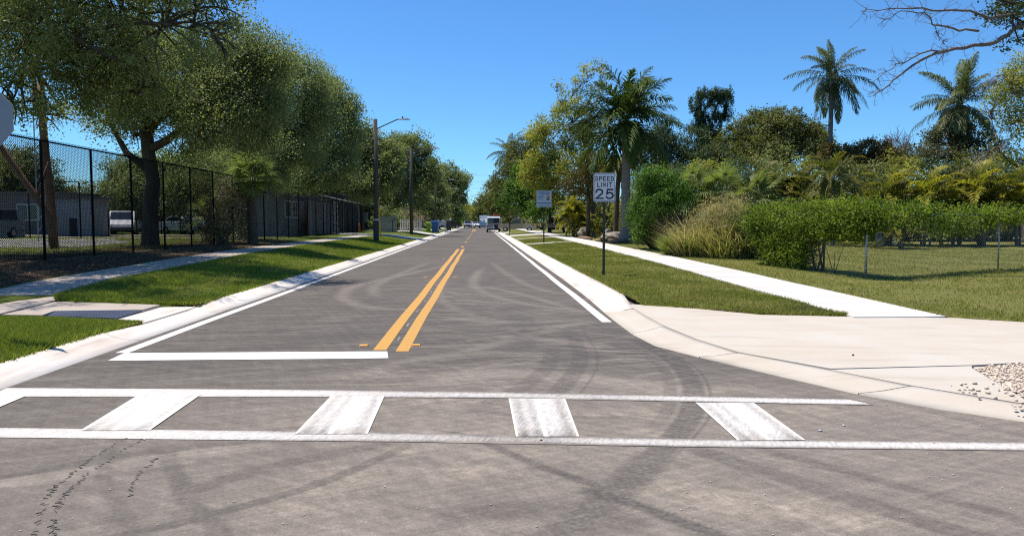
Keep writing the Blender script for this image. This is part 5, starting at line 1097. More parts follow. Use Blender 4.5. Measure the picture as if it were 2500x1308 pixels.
# galvanised fence on the right
lk3 = linkmesh(2.95, 1.62, .10, .0052, M['galv']); p3 = MB().tube([(0, 0, -.1), (0, 0, 1.72)], .032, 10).tube([(0, 0, 1.7), (0, 0, 1.76)], [.036, .012], 10).mesh("post", M['galv'], True)
pl = MB().tube([(0, 0, -.1), (0, 0, 1.70)], .022, 8).mesh("post", M['galv'], True); r4 = MB().tube([(0, 0, 0), (5.86, 0, 0)], .019, 8).mesh("top_rail", M['galv'], True)
bdm = MB().tube([(0, 0, -.012), (0, 0, .012)], .041, 10).mesh("tension_band", M['lampmetal'])
fg = empty("field_fence", (9.87, 18.46, .12), 0, "galvanised chain-link fence round the field at the right", "fence")
ang = math.atan2(2.5, 5.29)
for k in range(6):
    d = k * 5.86; mo("post", p3 if k == 0 else pl, fg, (d * math.cos(ang), d * math.sin(ang), 0))
    if k < 5:
        mo("top_rail", r4, fg, (d * math.cos(ang), d * math.sin(ang), 1.66), ang)
        for q in range(2): mo("chain_link", lk3, fg, ((d + q * 2.95) * math.cos(ang), (d + q * 2.95) * math.sin(ang), .03), ang)
ang2 = math.atan2(4.6, -.5)
for k in range(2):
    d = k * 4.4; 
    if k: mo("post", pl, fg, (d * math.cos(ang2), d * math.sin(ang2), .02))
    if k < 1:
        mo("top_rail", r4, fg, (d * math.cos(ang2), d * math.sin(ang2), 1.66), ang2, (.75, 1, 1)); mo("chain_link", lk3, fg, (d * math.cos(ang2), d * math.sin(ang2), .04), ang2, (1.49, 1, 1))
for z in (.28, .62, .78, 1.1, 1.45): mo("tension_band", bdm, fg, (0, 0, z))
# vine hedge draped over that fence
rv = np.random.default_rng(140)
def vine_spots(p0, p1, n, zlo, zhi, th):
    s_ = rv.random(n); x = p0[0] + (p1[0] - p0[0]) * s_; y = p0[1] + (p1[1] - p0[1]) * s_
    lo = np.interp(s_, *zlo) + .10 * np.sin(s_ * 31) * (1 + np.sin(s_ * 13)) ; hi = np.interp(s_, *zhi) + .06 * np.sin(s_ * 37) + .05 * np.sin(s_ * 83)
    z = lo + (hi - lo) * rv.random(n) ** .8; t = rv.normal(size=n) * th * (.6 + .6 * (z > 1.5))
    nx_, ny_ = -(p1[1] - p0[1]), p1[0] - p0[0]; L = math.hypot(nx_, ny_); return np.c_[x + nx_ / L * t, y + ny_ / L * t, z]
a_, b_, c_ = (9.2, 24.5), (9.87, 18.46), (9.87 + 26 * math.cos(ang), 18.46 + 26 * math.sin(ang))
C1 = vine_spots(a_, b_, 1500, ([0, .12, .17, .53, .58, .7, 1], [.8, .7, .0, .0, .9, 1.15, 1.2]), ([0, .3, 1], [1.62, 1.82, 1.88]), .22)
C2 = vine_spots(b_, c_, 1200, ([0, .04, .12, .22, .3, .5, 1], [1.32, 1.25, 1.3, 1.48, 1.55, 1.5, 1.45]), ([0, .1, .2, .4, 1], [1.95, 1.95, 1.82, 1.76, 1.8]), .17)
C3 = vine_spots(a_, c_[:2] if 0 else b_, 170, ([0, 1], [1.9, 2.0]), ([0, .5, 1], [2.0, 2.1, 2.1]), .2); C4 = vine_spots(b_, c_, 260, ([0, 1], [1.75, 1.75]), ([0, .1, .3, 1], [2.15, 2.1, 1.92, 1.95]), .14)
C5 = np.c_[9.87 + rv.normal(size=60) * .28, 18.36 + rv.normal(size=60) * .16, rv.uniform(1.35, 2.0, 60)]
C = np.concatenate([C1, C2, C3, C4, C5]); cv = np.clip(.40 + .34 * rv.normal(size=len(C)), .05, .9); j = np.repeat(np.arange(len(C)), 24)
V, F, vv = leaves(C[j] + rv.normal(size=(len(j), 3)) * [.14, .14, .09], .075, rv, np.clip(cv[j] + rv.normal(size=len(j)) * .15, 0, 1), .6, .6)
vh = empty("vine_hedge", (9.87, 18.5, .12), 0, "bright green vine draped along the top of the wire fence", "vine")
mo("foliage", npmesh("foliage", V - np.array([9.87, 18.5, .12]), F, M['vine'], {"v": vv}), vh)
sm = MB(); r5 = random.Random(9)
for (x, y) in [(9.45, 22.2), (9.62, 20.7), (9.66, 20.35), (9.4, 22.9)]:
    for _ in range(2):
        dx = r5.uniform(-.3, .3); sm.tube([(x - 9.87, y - 18.5, -.05), (x + dx * .5 - 9.87, y - 18.5 + r5.uniform(-.1, .1), .6), (x + dx - 9.87, y - 18.5, 1.5)], [.035, .028, .02], 5)
for e in ((.35, .8), (-.2, .9), (.1, .6)): sm.tube([(9.75 - 9.87, 19.9 - 18.5, -.02), (9.75 + e[0] * .5 - 9.87, 1.5, e[1] * .5), (9.75 + e[0] - 9.87, 1.6, e[1])], [.012, .009, .005], 4)
sm.build("stems", M['bark'], vh)["kind"] = "stuff"
# ------------------------------------------------------------------ signs
def rrect(w_, h_, r_, n=5):
    out = []
    for cx, cz, a0 in ((w_ / 2 - r_, h_ / 2 - r_, 0), (-w_ / 2 + r_, h_ / 2 - r_, 90), (-w_ / 2 + r_, -h_ / 2 + r_, 180), (w_ / 2 - r_, -h_ / 2 + r_, 270)):
        for k in range(n + 1): a = R(a0 + 90 * k / n); out.append((cx + r_ * math.cos(a), cz + r_ * math.sin(a)))
    return out
def plate(outline, y0, y1):
    n = len(outline); vs = [(x, y0, z) for x, z in outline] + [(x, y1, z) for x, z in outline]
    fs = [tuple(range(n)), tuple(reversed(range(n, 2 * n)))] + [(i, i + n, (i + 1) % n + n, (i + 1) % n) for i in range(n)]
    return MB().add(vs, fs)
def ring(o1, o2, y0, y1):
    n = len(o1); vs = [(x, y0, z) for x, z in o1] + [(x, y0, z) for x, z in o2] + [(x, y1, z) for x, z in o1] + [(x, y1, z) for x, z in o2]; fs = []
    for i in range(n):
        j = (i + 1) % n; fs += [(i, j, j + n, i + n), (i + 2 * n, i + 3 * n, j + 3 * n, j + 2 * n), (i, i + 2 * n, j + 2 * n, j), (i + n, j + n, j + 3 * n, i + 3 * n)]
    return MB().add(vs, fs)
sp = empty("speed_limit_sign", (3.42, 20.31, g(3.42, 20.31)), 0, "white speed limit 25 sign on a dark green post in the right verge", "road sign")
chan = [(-.035, .012), (-.018, .012), (-.018, -.02), (.018, -.02), (.018, .012), (.035, .012), (.035, .016), (.014, .016), (.014, -.016), (-.014, -.016), (-.014, .016), (-.035, .016)]
MB().slab(chan, -.3, 2.82).build("post", M['postgreen'], sp)
PZ = 2.42
plate(rrect(.61, .79, .045), -.028, -.0205).build("sign_plate", M['signwhite'], sp, (0, 0, PZ))
ring(rrect(.585, .765, .035), rrect(.563, .743, .028), -.0305, -.0283).build("border", M['black'], sp, (0, 0, PZ))
GL = {"S": [[(.95, .8), (.8, .95), (.5, 1), (.2, .95), (.05, .76), (.2, .58), (.5, .5), (.8, .42), (.95, .24), (.8, .05), (.5, 0), (.2, .05), (.05, .2)]], "P": [[(0, 0), (0, 1), (.6, 1), (.9, .92), (1, .73), (.9, .54), (.6, .46), (0, .46)]],
      "E": [[(1, 1), (0, 1), (0, 0), (1, 0)], [(0, .52), (.82, .52)]], "D": [[(0, 0), (0, 1), (.5, 1), (.86, .86), (1, .5), (.86, .14), (.5, 0), (0, 0)]], "L": [[(0, 1), (0, 0), (1, 0)]], "I": [[(.5, 0), (.5, 1)]], "M": [[(0, 0), (0, 1), (.5, .3), (1, 1), (1, 0)]],
      "T": [[(0, 1), (1, 1)], [(.5, 1), (.5, 0)]], "2": [[(.05, .70), (.12, .9), (.35, 1), (.65, 1), (.9, .9), (.97, .72), (.88, .55), (.5, .29), (.04, 0), (1, 0)]], "5": [[(.92, 1), (.2, 1), (.12, .52), (.32, .63), (.6, .66), (.88, .55), (1, .33), (.88, .1), (.6, 0), (.3, 0), (.04, .15)]]}
def lettering(body, x0, w_, z0, h_, sw, gap, parent, mat, y=-.0305):
    u = sum(.25 if c == "I" else 1 for c in body); cw = (w_ - gap * (len(body) - 1)) / u; x = x0
    for c in body:
        k = .25 * cw if c == "I" else cw; mb = MB()
        for path in GL[c]:
            p = [Vector((x + sw / 2 + a * (k - sw), z0 + sw / 2 + b * (h_ - sw))) for a, b in path]
            if c in "S25" : 
                q = smooth_poly([tuple(v) for v in p], 4) if c == "S" else None
                if q is not None: p = [Vector(v) for v in q]
            L_, R_ = [], []; closed = (p[0] - p[-1]).length < 1e-6
            for i, v in enumerate(p):
                a = (p[i] - p[i - 1]).normalized() if i else ((p[0] - p[-2]).normalized() if closed else (p[1] - p[0]).normalized()); b = (p[i + 1] - p[i]).normalized() if i < len(p) - 1 else ((p[1] - p[0]).normalized() if closed else a)
                t = (a + b).normalized() if (a + b).length > .2 else b; n_ = Vector((-t.y, t.x)); m = n_ * (sw / 2) / max(.45, n_.dot(Vector((-b.y, b.x))))
                e = Vector((0, 0))
                if not closed and i in (0, len(p) - 1): e = (t if i else -t) * sw / 2
                L_.append(v + m + e); R_.append(v - m + e)
            for i in range(len(p) - 1): mb.add([(q.x, y, q.y) for q in (L_[i], R_[i], R_[i + 1], L_[i + 1])], [(0, 1, 2, 3)])
        o = mb.build("letter", mat, parent); x += k + gap
lettering("SPEED", -.262, .524, PZ + .172, .128, .0195, .026, sp, M['black']); lettering("LIMIT", -.205, .41, PZ + .008, .128, .0195, .028, sp, M['black']); lettering("25", -.262, .524, PZ - .325, .285, .044, .050, sp, M['black'])
bo = MB().tube([(0, -.034, .0), (0, -.028, 0)], .011, 8).mesh("bolt", M['galv'])
for z in (.32, -.32): mo("bolt", bo, sp, (0, 0, PZ + z))
inf = empty("information_sign", (4.1, 47.6, g(4.1, 47.6)), 0, "pale blue and white information board on a thin post farther along the right verge", "road sign")
MB().tube([(0, 0, -.2), (0, 0, 3.3)], .045, 8).build("post", M['postgreen'], inf)
MB().box((0, -.055, 2.86), (.96, .02, 1.04)).build("board", M['boardblue'], inf)
fr_ = ring(rrect(1.0, 1.08, .01), rrect(.955, 1.035, .01), -.072, -.04).build("frame", M['aluback'], inf, (0, 0, 2.86))
MB().box((0, -.0665, 2.60), (.95, .003, .045)).build("divider", M['blue'], inf)
hl = MB(); r6 = random.Random(2)
for z, w_, h_ in ((3.28, .80, .055), (3.19, .62, .06)):
    x = -w_ / 2
    while x < w_ / 2: k = r6.uniform(.035, .06); hl.box((x + k / 2, -.0665, z), (k * .82, .003, h_ * r6.uniform(.75, 1))); x += k
hl.build("heading", M['blue'], inf)
ln_ = MB()
for z, x0, w_ in ((3.06, -.40, .36), (2.985, -.40, .32), (2.91, -.40, .38), (2.835, -.40, .36), (2.52, -.36, .74), (2.42, -.34, .70)):
    x = x0
    while x < x0 + w_: k = r6.uniform(.03, .06); ln_.box((x + k / 2, -.0665, z), (k * .75, .003, .028)); x += k
ln_.build("text_lines", M['blue'], inf)
plate([(.15, -.02), (.20, -.10), (.34, -.10), (.40, 0), (.38, .12), (.30, .17), (.20, .14), (.14, .05)], -.0685, -.0655).build("emblem", simple("emblem_tan", (.36, .26, .17), .6), inf, (0, 0, 2.96))
plate([(.13, -.17), (.38, -.17), (.30, -.06), (.20, -.08)], -.071, -.0688).build("emblem_base", M['black'], inf, (0, 0, 2.96))
st = empty("stop_sign", (-6.17, 9.55, .12), R(-6), "back of a stop sign cut by the left edge of the photo", "road sign")
oct_ = [(.41 * math.cos(R(22.5 + 45 * k)), .41 * math.sin(R(22.5 + 45 * k))) for k in range(8)]
plate(oct_, .0, .006).build("sign_plate", M['aluback'], st, (0, 0, 2.76)); MB().slab(chan, -.3, 3.15).build("post", M['galv'], st, (0, -.03, 0))
ring([(a * .97, b * .97) for a, b in oct_], [(a * .93, b * .93) for a, b in oct_], .006, .008).build("border", M['signwhite'], st, (0, 0, 2.76))
# ------------------------------------------------------------------ lamp posts, wires
def lamp(x, y, h, label, arm=1.9, rz=0, full=True):
    b = g(x, y); root = empty("street_lamp", (x, y, b), rz, label, "street lamp", "wooden street lamps along the left verge")
    MB().tube([(0, 0, -.3), (0.03, 0, h)], [.17, .125], 10).build("pole", M['polewood'], root, smooth=True)
    MB().tube([(.1, 0, h - .65), (.5, 0, h - .45), (1.0, 0, h - .22), (arm - .45, 0, h - .02), (arm - .3, 0, h)], .035, 6).build("arm", M['polewood'], root, smooth=True)
    lh = MB(); lh.add([(0, -.09, 0), (0, .09, 0), (.75, .15, -.02), (.75, -.15, -.02), (.02, -.06, .07), (.02, .06, .07), (.6, .1, .1), (.6, -.1, .1)], [(0, 1, 2, 3), (4, 7, 6, 5), (0, 3, 7, 4), (1, 5, 6, 2), (0, 4, 5, 1), (3, 2, 6, 7)])
    L_ = lh.build("lamp_head", M['lampmetal'], root, (arm - .35, 0, h - .03))
    MB().tube([(.25, 0, .08), (.25, 0, .2)], .05, 8).build("photocell", M['trimdark'], L_)
    if full: MB().box((-.12, 0, h - 1.25), (.16, .16, .12)).build("bracket", M['lampmetal'], root)
    return root
l1 = lamp(-6.86, 49, 7.95, "nearest wooden street lamp, left verge, cable running off behind it")
MB().tube([(0, 0, .1), (0, 0, 1.35)], .19, 10).build("pole_wrap", M['postgreen'], l1); MB().tube([(0, 0, 1.35), (0, 0, 1.45)], .195, 10).build("wrap_band", M['lampmetal'], l1)
MB().tube([(-.1, 0, 6.7), (-4.5, -1.0, 5.9), (-9, -2, 5.6)], .018, 5).build("cable", M['cable'], l1)
lamp(-6.85, 73.7, 8.5, "second wooden street lamp, beside the picket fence", 2.4)
lamp(-6.4, 106, 7.3, "third street lamp, above the blue bin", 2.3)
lamp(-6.4, 135, 7.2, "fourth street lamp, in front of the dark far oak", 2.2, 0, False)
lamp(-6.4, 165, 7.0, "fifth street lamp down the left side", 2.6, 0, False)
lamp(-5.8, 210, 7.2, "farthest street lamp, near the sky gap", 2.6, 0, False)
for i, (x, lb) in enumerate([(-16, "distant utility pole hidden in the left trees"), (15, "distant utility pole hidden in the right trees")]):
    u_ = empty("utility_pole", (x, 255, .3), 0, lb, "utility pole"); MB().tube([(0, 0, -.3), (0, 0, 19)], [.2, .14], 8).build("pole", M['polewood'], u_); MB().box((0, 0, 18), (.12, 2.2, .14)).build("crossarm", M['polewood'], u_)
for i, (z, lb) in enumerate([(17.9, "topmost wire crossing the sky gap"), (15.7, "second wire crossing the sky gap"), (13.4, "third wire crossing the sky gap"), (10.6, "lowest wire crossing the sky gap")]):
    pts = [(-16 + 31 * t, 255, z - .55 * math.sin(PI * t)) for t in np.linspace(0, 1, 9)]
    tag(MB().tube(pts, .032, 4).build("power_line", M['cable']), lb, "power line", "wires crossing the road far away")
# guy guard, orange post
tag(MB().tube([(-7.5, 56, .40), (-7.7, 56, 3.35)], .055, 7).build("guy_guard", M['yellowguard']), "tall yellow guy wire guard right of the nearest street lamp", "cable guard")
tag(MB().tube([(-11.3, 69.5, .4), (-11.3, 69.5, 1.3)], .09, 8).tube([(-11.3, 69.5, 1.3), (-11.3, 69.5, 1.42)], [.09, .03], 8).build("marker_post", M['orange']), "short orange marker post at the end of the black fence", "marker post")
# ------------------------------------------------------------------ buildings
def house(name, label, c, size, wallm, roof=1.0, rz=0, wins=(), door=None, roofm='roof', over=.4, cat="building"):
    """size (x,y,h); wins: (face, u, z, w, h) face in 'S' (towards -y) or 'E' (towards +x)"""
    sx, sy, h = size; root = empty(name, c, rz, label, cat)
    MB().box((0, 0, h / 2), (sx, sy, h)).build("wall", M[wallm], root)
    if roof:
        if sx >= sy: pr = [(-sy / 2 - over, h), (0, h + roof), (sy / 2 + over, h), (sy / 2 + over, h - .12), (-sy / 2 - over, h - .12)]; MB().prism(pr, sx + 2 * over).build("roof", M[roofm], root)
        else: MB().prism([(-sx / 2 - over, h), (0, h + roof), (sx / 2 + over, h), (sx / 2 + over, h - .12), (-sx / 2 - over, h - .12)], sy + 2 * over).build("roof", M[roofm], root, (0, 0, 0), PI / 2)
    else: MB().box((0, 0, h + .08), (sx + .3, sy + .3, .16)).build("roof", M[roofm], root)
    for f, u, z, w_, hh in wins:
        wn = MB(); pn = MB()
        for part, t, dd in ((wn, .09, .07), (pn, 0, .03)):
            if part is wn:
                for du, dz, ww, h2 in ((-w_ / 2, 0, .08, hh), (w_ / 2, 0, .08, hh), (0, -hh / 2, w_, .08), (0, hh / 2, w_, .08), (0, 0, .05, hh)):
                    part.box(((u + du), -sy / 2 - .03, z + dz), (ww, .07, h2)) if f == 'S' else part.box((sx / 2 + .03, u + du, z + dz), (.07, ww, h2))
            else: part.box((u, -sy / 2 - .008, z), (w_ - .08, .02, hh - .08)) if f == 'S' else part.box((sx / 2 + .008, u, z), (.02, w_ - .08, hh - .08))
        fo = wn.build("window", M['whitewall'] if wallm != 'whitewall' else M['trimdark'], root); pn.build("pane", M['pane'] if wallm == 'brownwall' else M['glass'], fo)
    if door:
        f, u, w_, hh = door; d_ = MB(); d_.box((u, -sy / 2 - .02, hh / 2), (w_, .05, hh)) if f == 'S' else d_.box((sx / 2 + .02, u, hh / 2), (.05, w_, hh)); d_.build("door", M['trimdark'], root)
    return root
house("lot_building", "low grey building at far left behind the lot fence", (-40, 62, .58), (16, 8, 3.1), 'shadewall', 0, 0, [('S', 0, 1.7, 1.6, 1.2), ('S', 5.5, 1.7, 1.6, 1.2), ('S', -5, 1.7, 1.6, 1.2)], ('S', 2.8, 1.1, 2.1))
house("lot_shed", "small grey shed with a dark door between the slim trunk and the cars", (-27.2, 51.5, .58), (2.7, 2.5, 2.5), 'greywall', 0, 0, [], ('S', .2, .5, 1.2))
tag(MB().box((-30.6, 48.8, 1.4), (2.5, .25, 1.7)).build("block_wall", M['greywall']), "short grey block wall beside the leaning trunk", "wall")
house("lot_building", "long grey building behind the parked cars", (-27, 79, .58), (26, 7, 3.6), 'shadewall', 0, 0, [('S', x, 1.9, 1.7, 1.3) for x in (-9, -5.5, 1.5, 5, 9)], ('S', -2, 1.1, 2.1))
sh = house("fence_shed", "weathered dark shed right behind the black fence", (-14.4, 55.5, .5), (3.0, 13, 2.75), 'shedwall', 0, 0, [('E', -5.4, 1.9, 1.5, 1.1), ('E', -3.6, 1.9, 1.5, 1.1), ('E', 2.6, 1.9, 1.3, 1.1)], ('E', .6, 1.0, 2.1))
MB().tube([(1.65, -5.4, .9), (1.65, -4.4, .9)], .03, 6).build("handrail", M['whitewall'], sh)
MB().box((1.53, -1.6, 1.3), (.06, 1.5, 2.5)).build("grey_panel", M['greywall'], sh)
for (y0, n_, cols, lb) in [(53.2, 28, ('shedwall', 'greywall', 'shedwall', 'brownwall'), "weathered grey board fence between the shed windows and the louvred gate"), (65.2, 30, ('brownwall', 'greywall', 'brownwall', 'brownwall', 'shedwall'), "dark board fence with some paler boards behind the nearest street lamp")]:
    bf = empty("board_fence", (-12.3, y0, .5), 0, lb, "fence"); rb = random.Random(int(y0)); bms = {m_: MB().box((0, 0, 1.3), (.03, .31, 2.6)).mesh("board", M[m_]) for m_ in set(cols)}; c_ = cols[0]
    for k in range(n_):
        if rb.random() < .3: c_ = rb.choice(cols)
        mo("board", bms[c_], bf, (rb.uniform(-.012, .012), k * .325, rb.uniform(-.03, .05)))
    for z in (.5, 2.1): MB().box((-.04, n_ * .1625, z), (.05, n_ * .325, .09)).build("rail", M['brownwall'], bf)
gl = empty("louvred_gate", (-12.35, 63.4, .5), 0, "tall white louvred gate at the end of the shed", "gate")
for y in (-.9, .35, 1.3): MB().box((0, y, 1.45), (.12, .14, 2.9)).build("post", M['trimdark'], gl)
slm = MB().box((0, 0, 0), (.03, 1.1, .07), 0).mesh("slat", M['whitewall'])
for k in range(26): mo("slat", slm, gl, (.03, -.28, .12 + k * .105)); mo("slat", slm, gl, (.03, .83, .12 + k * .105), 0, (1, .72, 1))
MB().box((.05, .3, 1.35), (.05, .25, .1)).build("latch", M['trimdark'], gl)
house("white_garage", "pale garage wall behind the nearest street lamp", (-15.2, 74, .5), (5, 9, 2.9), 'greywall', .7, 0, [('E', -2, 1.7, 1, 1)], ('E', 2.6, 1.0, 2.1))
house("white_house", "pale house half hidden behind far left oaks", (-17.5, 103, .5), (8, 10, 3.0), 'brownwall', 1.2, 0, [('S', -1.5, 1.6, 1.4, 1.2), ('S', 2, 1.6, 1.4, 1.2)], ('S', .4, 1, 2.1))
house("white_house", "white house farther down the left side", (-14.5, 142, .5), (8, 10, 3.0), 'whitewall', 1.3, 0, [('S', -1.5, 1.6, 1.4, 1.2), ('S', 2, 1.6, 1.4, 1.2)])
tag(MB().box((-10.35, 82, 1.2), (2.3, .12, 1.9)).build("white_fence_panel", M['whitewall']), "solid white fence panel left of the picket fence", "fence")
pk = empty("picket_fence", (-9.0, 84, .45), 0, "white picket fence beside the second street lamp", "fence")
pkm = MB().box((0, 0, .72), (.10, .03, 1.42)).mesh("picket", M['whitewall'])
for k in range(13): mo("picket", pkm, pk, (k * .19, 0, 0))
for z in (.35, 1.1): MB().box((1.14, .03, z), (2.5, .04, .08)).build("rail", M['whitewall'], pk)
hr = empty("black_handrail", (-9.45, 80, .45), 0, "low black handrail at the white fence panel", "handrail")
MB().tube([(0, 0, 0), (0, 0, 1.2), (.1, 0, 1.35), (.5, 0, 1.35), (.55, 0, 1.2), (.55, 0, 0)], .035, 6).build("rail", M['blackcoat'], hr)
bw = empty("brown_fence", (13, 72, .3), 0, "red-brown board fence seen between the palm trunks", "fence")
bwm = MB().box((0, 0, 1.2), (.19, .03, 2.4)).mesh("board", M['redwall'])
for k in range(40): mo("board", bwm, bw, (-4 + k * .2, 0, 0))
# ------------------------------------------------------------------ rocks, logs
def rock(label, loc, dims, seed, group):
    import bmesh
    bm = bmesh.new(); bmesh.ops.create_icosphere(bm, subdivisions=3, radius=1); r = np.random.default_rng(seed); ph = r.uniform(0, 6, 6)
    for v in bm.verts:
        n_ = v.co.normalized(); k = 1 + .16 * math.sin(n_.x * 3 + ph[0]) * math.sin(n_.y * 3.4 + ph[1]) + .10 * math.sin(n_.z * 6 + ph[2] + n_.x * 5) + .05 * math.sin(n_.y * 11 + ph[3])
        v.co = Vector((n_.x * dims[0], n_.y * dims[1], n_.z * dims[2])) * k
    me = bpy.data.meshes.new("boulder"); bm.to_mesh(me); bm.free(); me.materials.append(M['rock'])
    return tag(mo("boulder", me, None, loc), label, "boulder", group)
rock("long flat boulder at the foot of the palm trunks", (8.35, 46.4, .58), (.75, .5, .33), 1, "boulders beside the white sidewalk")
rock("round pitted boulder beside the golden palm", (8.3, 58.5, .6), (.62, .5, .5), 2, "boulders beside the white sidewalk")
rock("pale upright stone behind the long boulder", (8.5, 49, .62), (.3, .25, .5), 3, "boulders beside the white sidewalk")
for pts, lb in [([(7.6, 43.2, .40), (8.9, 44.0, .42)], "short cut log at the foot of the royal palm"), ([(7.5, 47.5, .38), (8.4, 45.0, .38)], "long log edging the bed behind the speed sign"), ([(7.55, 56, .38), (7.7, 51, .38)], "log edging the bed by the golden palm")]:
    tag(MB().tube([pts[0], tuple((a + b) / 2 + .02 for a, b in zip(*pts)), pts[1]], [.10, .11, .09], 9).build("edging_log", M['log'], smooth=True), lb, "log", "logs edging the planting bed")
tuft("yellow_tuft", "small yellow-leaved tuft beside the long boulder", (7.9, 46.3, .3), [(0, 0, .25)], [("areca", "blades", 260, (.3, .6), .02)], 150, "plant")
tag(MB().box((15.0, 44.5, .62), (3.6, .12, .14)).build("white_pipe", M['whitewall']), "white pipe lying along the back of the fenced field", "pipe")
for i, (x, y, lb) in enumerate([(20.3, 36.8, "pale board leaning in the dark thicket, left one"), (21.1, 36.6, "pale board leaning in the dark thicket, right one")]):
    tag(MB().box((x, y, .75), (.42, .05, .75), .2, -.25).build("board", M['greywall']), lb, "board", "boards leaning in the thicket")
# ------------------------------------------------------------------ bins, mailboxes
def bin_(label, loc, mat, rz=0):
    root = empty("wheelie_bin", loc, rz, label, "bin"); b = MB(); b.add([(-.24, -.28, .06), (.24, -.28, .06), (.24, .28, .06), (-.24, .28, .06), (-.32, -.36, 1.0), (.32, -.36, 1.0), (.32, .36, 1.0), (-.32, .36, 1.0)], [(0, 3, 2, 1), (4, 5, 6, 7), (0, 1, 5, 4), (1, 2, 6, 5), (2, 3, 7, 6), (3, 0, 4, 7)])
    b.build("tub", mat, root, bevel=.02); MB().prism([(-.40, 1.0), (.38, 1.0), (.38, 1.06), (0, 1.11), (-.40, 1.06)], .70).build("lid", mat, root)
    MB().tube([(-.3, .43, .95), (.3, .43, .95)], .025, 6).build("handle", mat, root)
    for x in (-.3, .3): MB().tube([(x - .03, .3, .12), (x + .03, .3, .12)], .12, 10).build("wheel", M['tyre'], root)
    return root
b1 = bin_("blue wheelie bin standing at the left kerb", (-5.62, 92, .14), M['bluebin']); b1.scale = (1.35, 1.35, 1.35)
b2 = bin_("lime green bin half hidden behind the blue one", (-6.5, 93, .2), M['limebin']); b2.scale = (.9, 1.2, 1.15)
mb1 = empty("mailbox_stand", (-4.9 - .35, 100, .14), 0, "white timber mailbox stand right of the blue bin", "mailbox")
for x, h in ((-.45, 1.75), (.5, 1.45)): MB().box((x, 0, h / 2 - .1), (.13, .13, h + .2)).build("post", M['whitewall'], mb1)
MB().box((.05, .0, 1.32), (1.3, .12, .12)).build("crossbar", M['whitewall'], mb1); MB().tube([(-.4, .0, .8), (.05, .0, 1.3)], .05, 5).build("brace", M['whitewall'], mb1)
mbx = MB().prism([(-.1, 0), (.1, 0), (.1, .15), (.06, .22), (-.06, .22), (-.1, .15)], .5).build("box", M['whitewall'], mb1, (.25, 0, 1.39))
mb2 = empty("mailbox_stand", (-5.2, 122, .14), 0, "brick mailbox pillar with a pale cap farther along the left kerb", "mailbox")
MB().box((0, 0, .75), (.75, .75, 1.6)).build("pillar", M['brownwall'], mb2); MB().box((0, 0, 1.63), (.95, .95, .16)).build("cap", M['whitewall'], mb2); MB().tube([(.3, 0, 1.7), (.3, 0, 2.05)], [.14, .1], 8).build("finial", M['whitewall'], mb2)
mb3 = empty("mailbox", (3.35, 84, .14), 0, "small dark mailbox post at the right kerb near the van", "mailbox")
MB().box((0, 0, .55), (.12, .12, 1.3)).build("post", M['trimdark'], mb3); MB().prism([(-.25, 1.1), (.25, 1.1), (.25, 1.28), (0, 1.36), (-.25, 1.28)], .2).build("box", M['trimdark'], mb3)
# ------------------------------------------------------------------ vehicles (front towards +y)
whl = MB().tube([(-.11, 0, 0), (.11, 0, 0)], .33, 20).mesh("tyre", M['tyre'], False, .02); rim_ = MB().tube([(-.118, 0, 0), (.118, 0, 0)], .20, 14).mesh("rim", M['rim'])
KIND = {"sedan": dict(L=4.6, W=1.78, low=[(-2.3, .3), (-2.32, .75), (-2.2, .93), (-1.6, 1.0), (1.0, .98), (2.0, .82), (2.28, .62), (2.3, .3)], cab=[(-1.75, .98), (-1.0, 1.42), (.1, 1.45), (1.1, .97)], ax=1.38, roof=(-1.0, .1, 1.44)),
        "suv": dict(L=4.7, W=1.88, low=[(-2.35, .35), (-2.38, .9), (-2.3, 1.08), (1.05, 1.08), (2.1, .98), (2.33, .75), (2.35, .35)], cab=[(-2.3, 1.06), (-2.0, 1.74), (.2, 1.78), (1.0, 1.06)], ax=1.42, roof=(-2.0, .2, 1.77)),
        "van": dict(L=5.4, W=1.98, low=[(-2.7, .35), (-2.72, 1.0), (-2.7, 1.15), (1.9, 1.15), (2.5, 1.05), (2.7, .8), (2.7, .35)], cab=[(-2.71, 1.13), (-2.6, 2.1), (-2.4, 2.24), (1.1, 2.24), (2.0, 1.13)], ax=1.7, roof=(-2.4, 1.0, 2.22)),
        "pickup": dict(L=5.2, W=1.9, low=[(-2.6, .4), (-2.62, 1.08), (-.6, 1.08), (1.0, 1.08), (2.3, 1.0), (2.6, .8), (2.6, .4)], cab=[(-.75, 1.06), (-.6, 1.74), (.55, 1.76), (1.15, 1.06)], ax=1.65, roof=(-.6, .5, 1.75)),
        "truck": dict(L=6.2, W=2.1, low=[(-3.1, .5), (-3.1, .95), (1.2, .95), (3.0, .95), (3.1, .5)], cab=[(1.2, .93), (1.2, 2.2), (2.3, 2.2), (2.95, 1.2), (3.0, .93)], ax=2.1, roof=(1.25, 2.2, 2.18))}
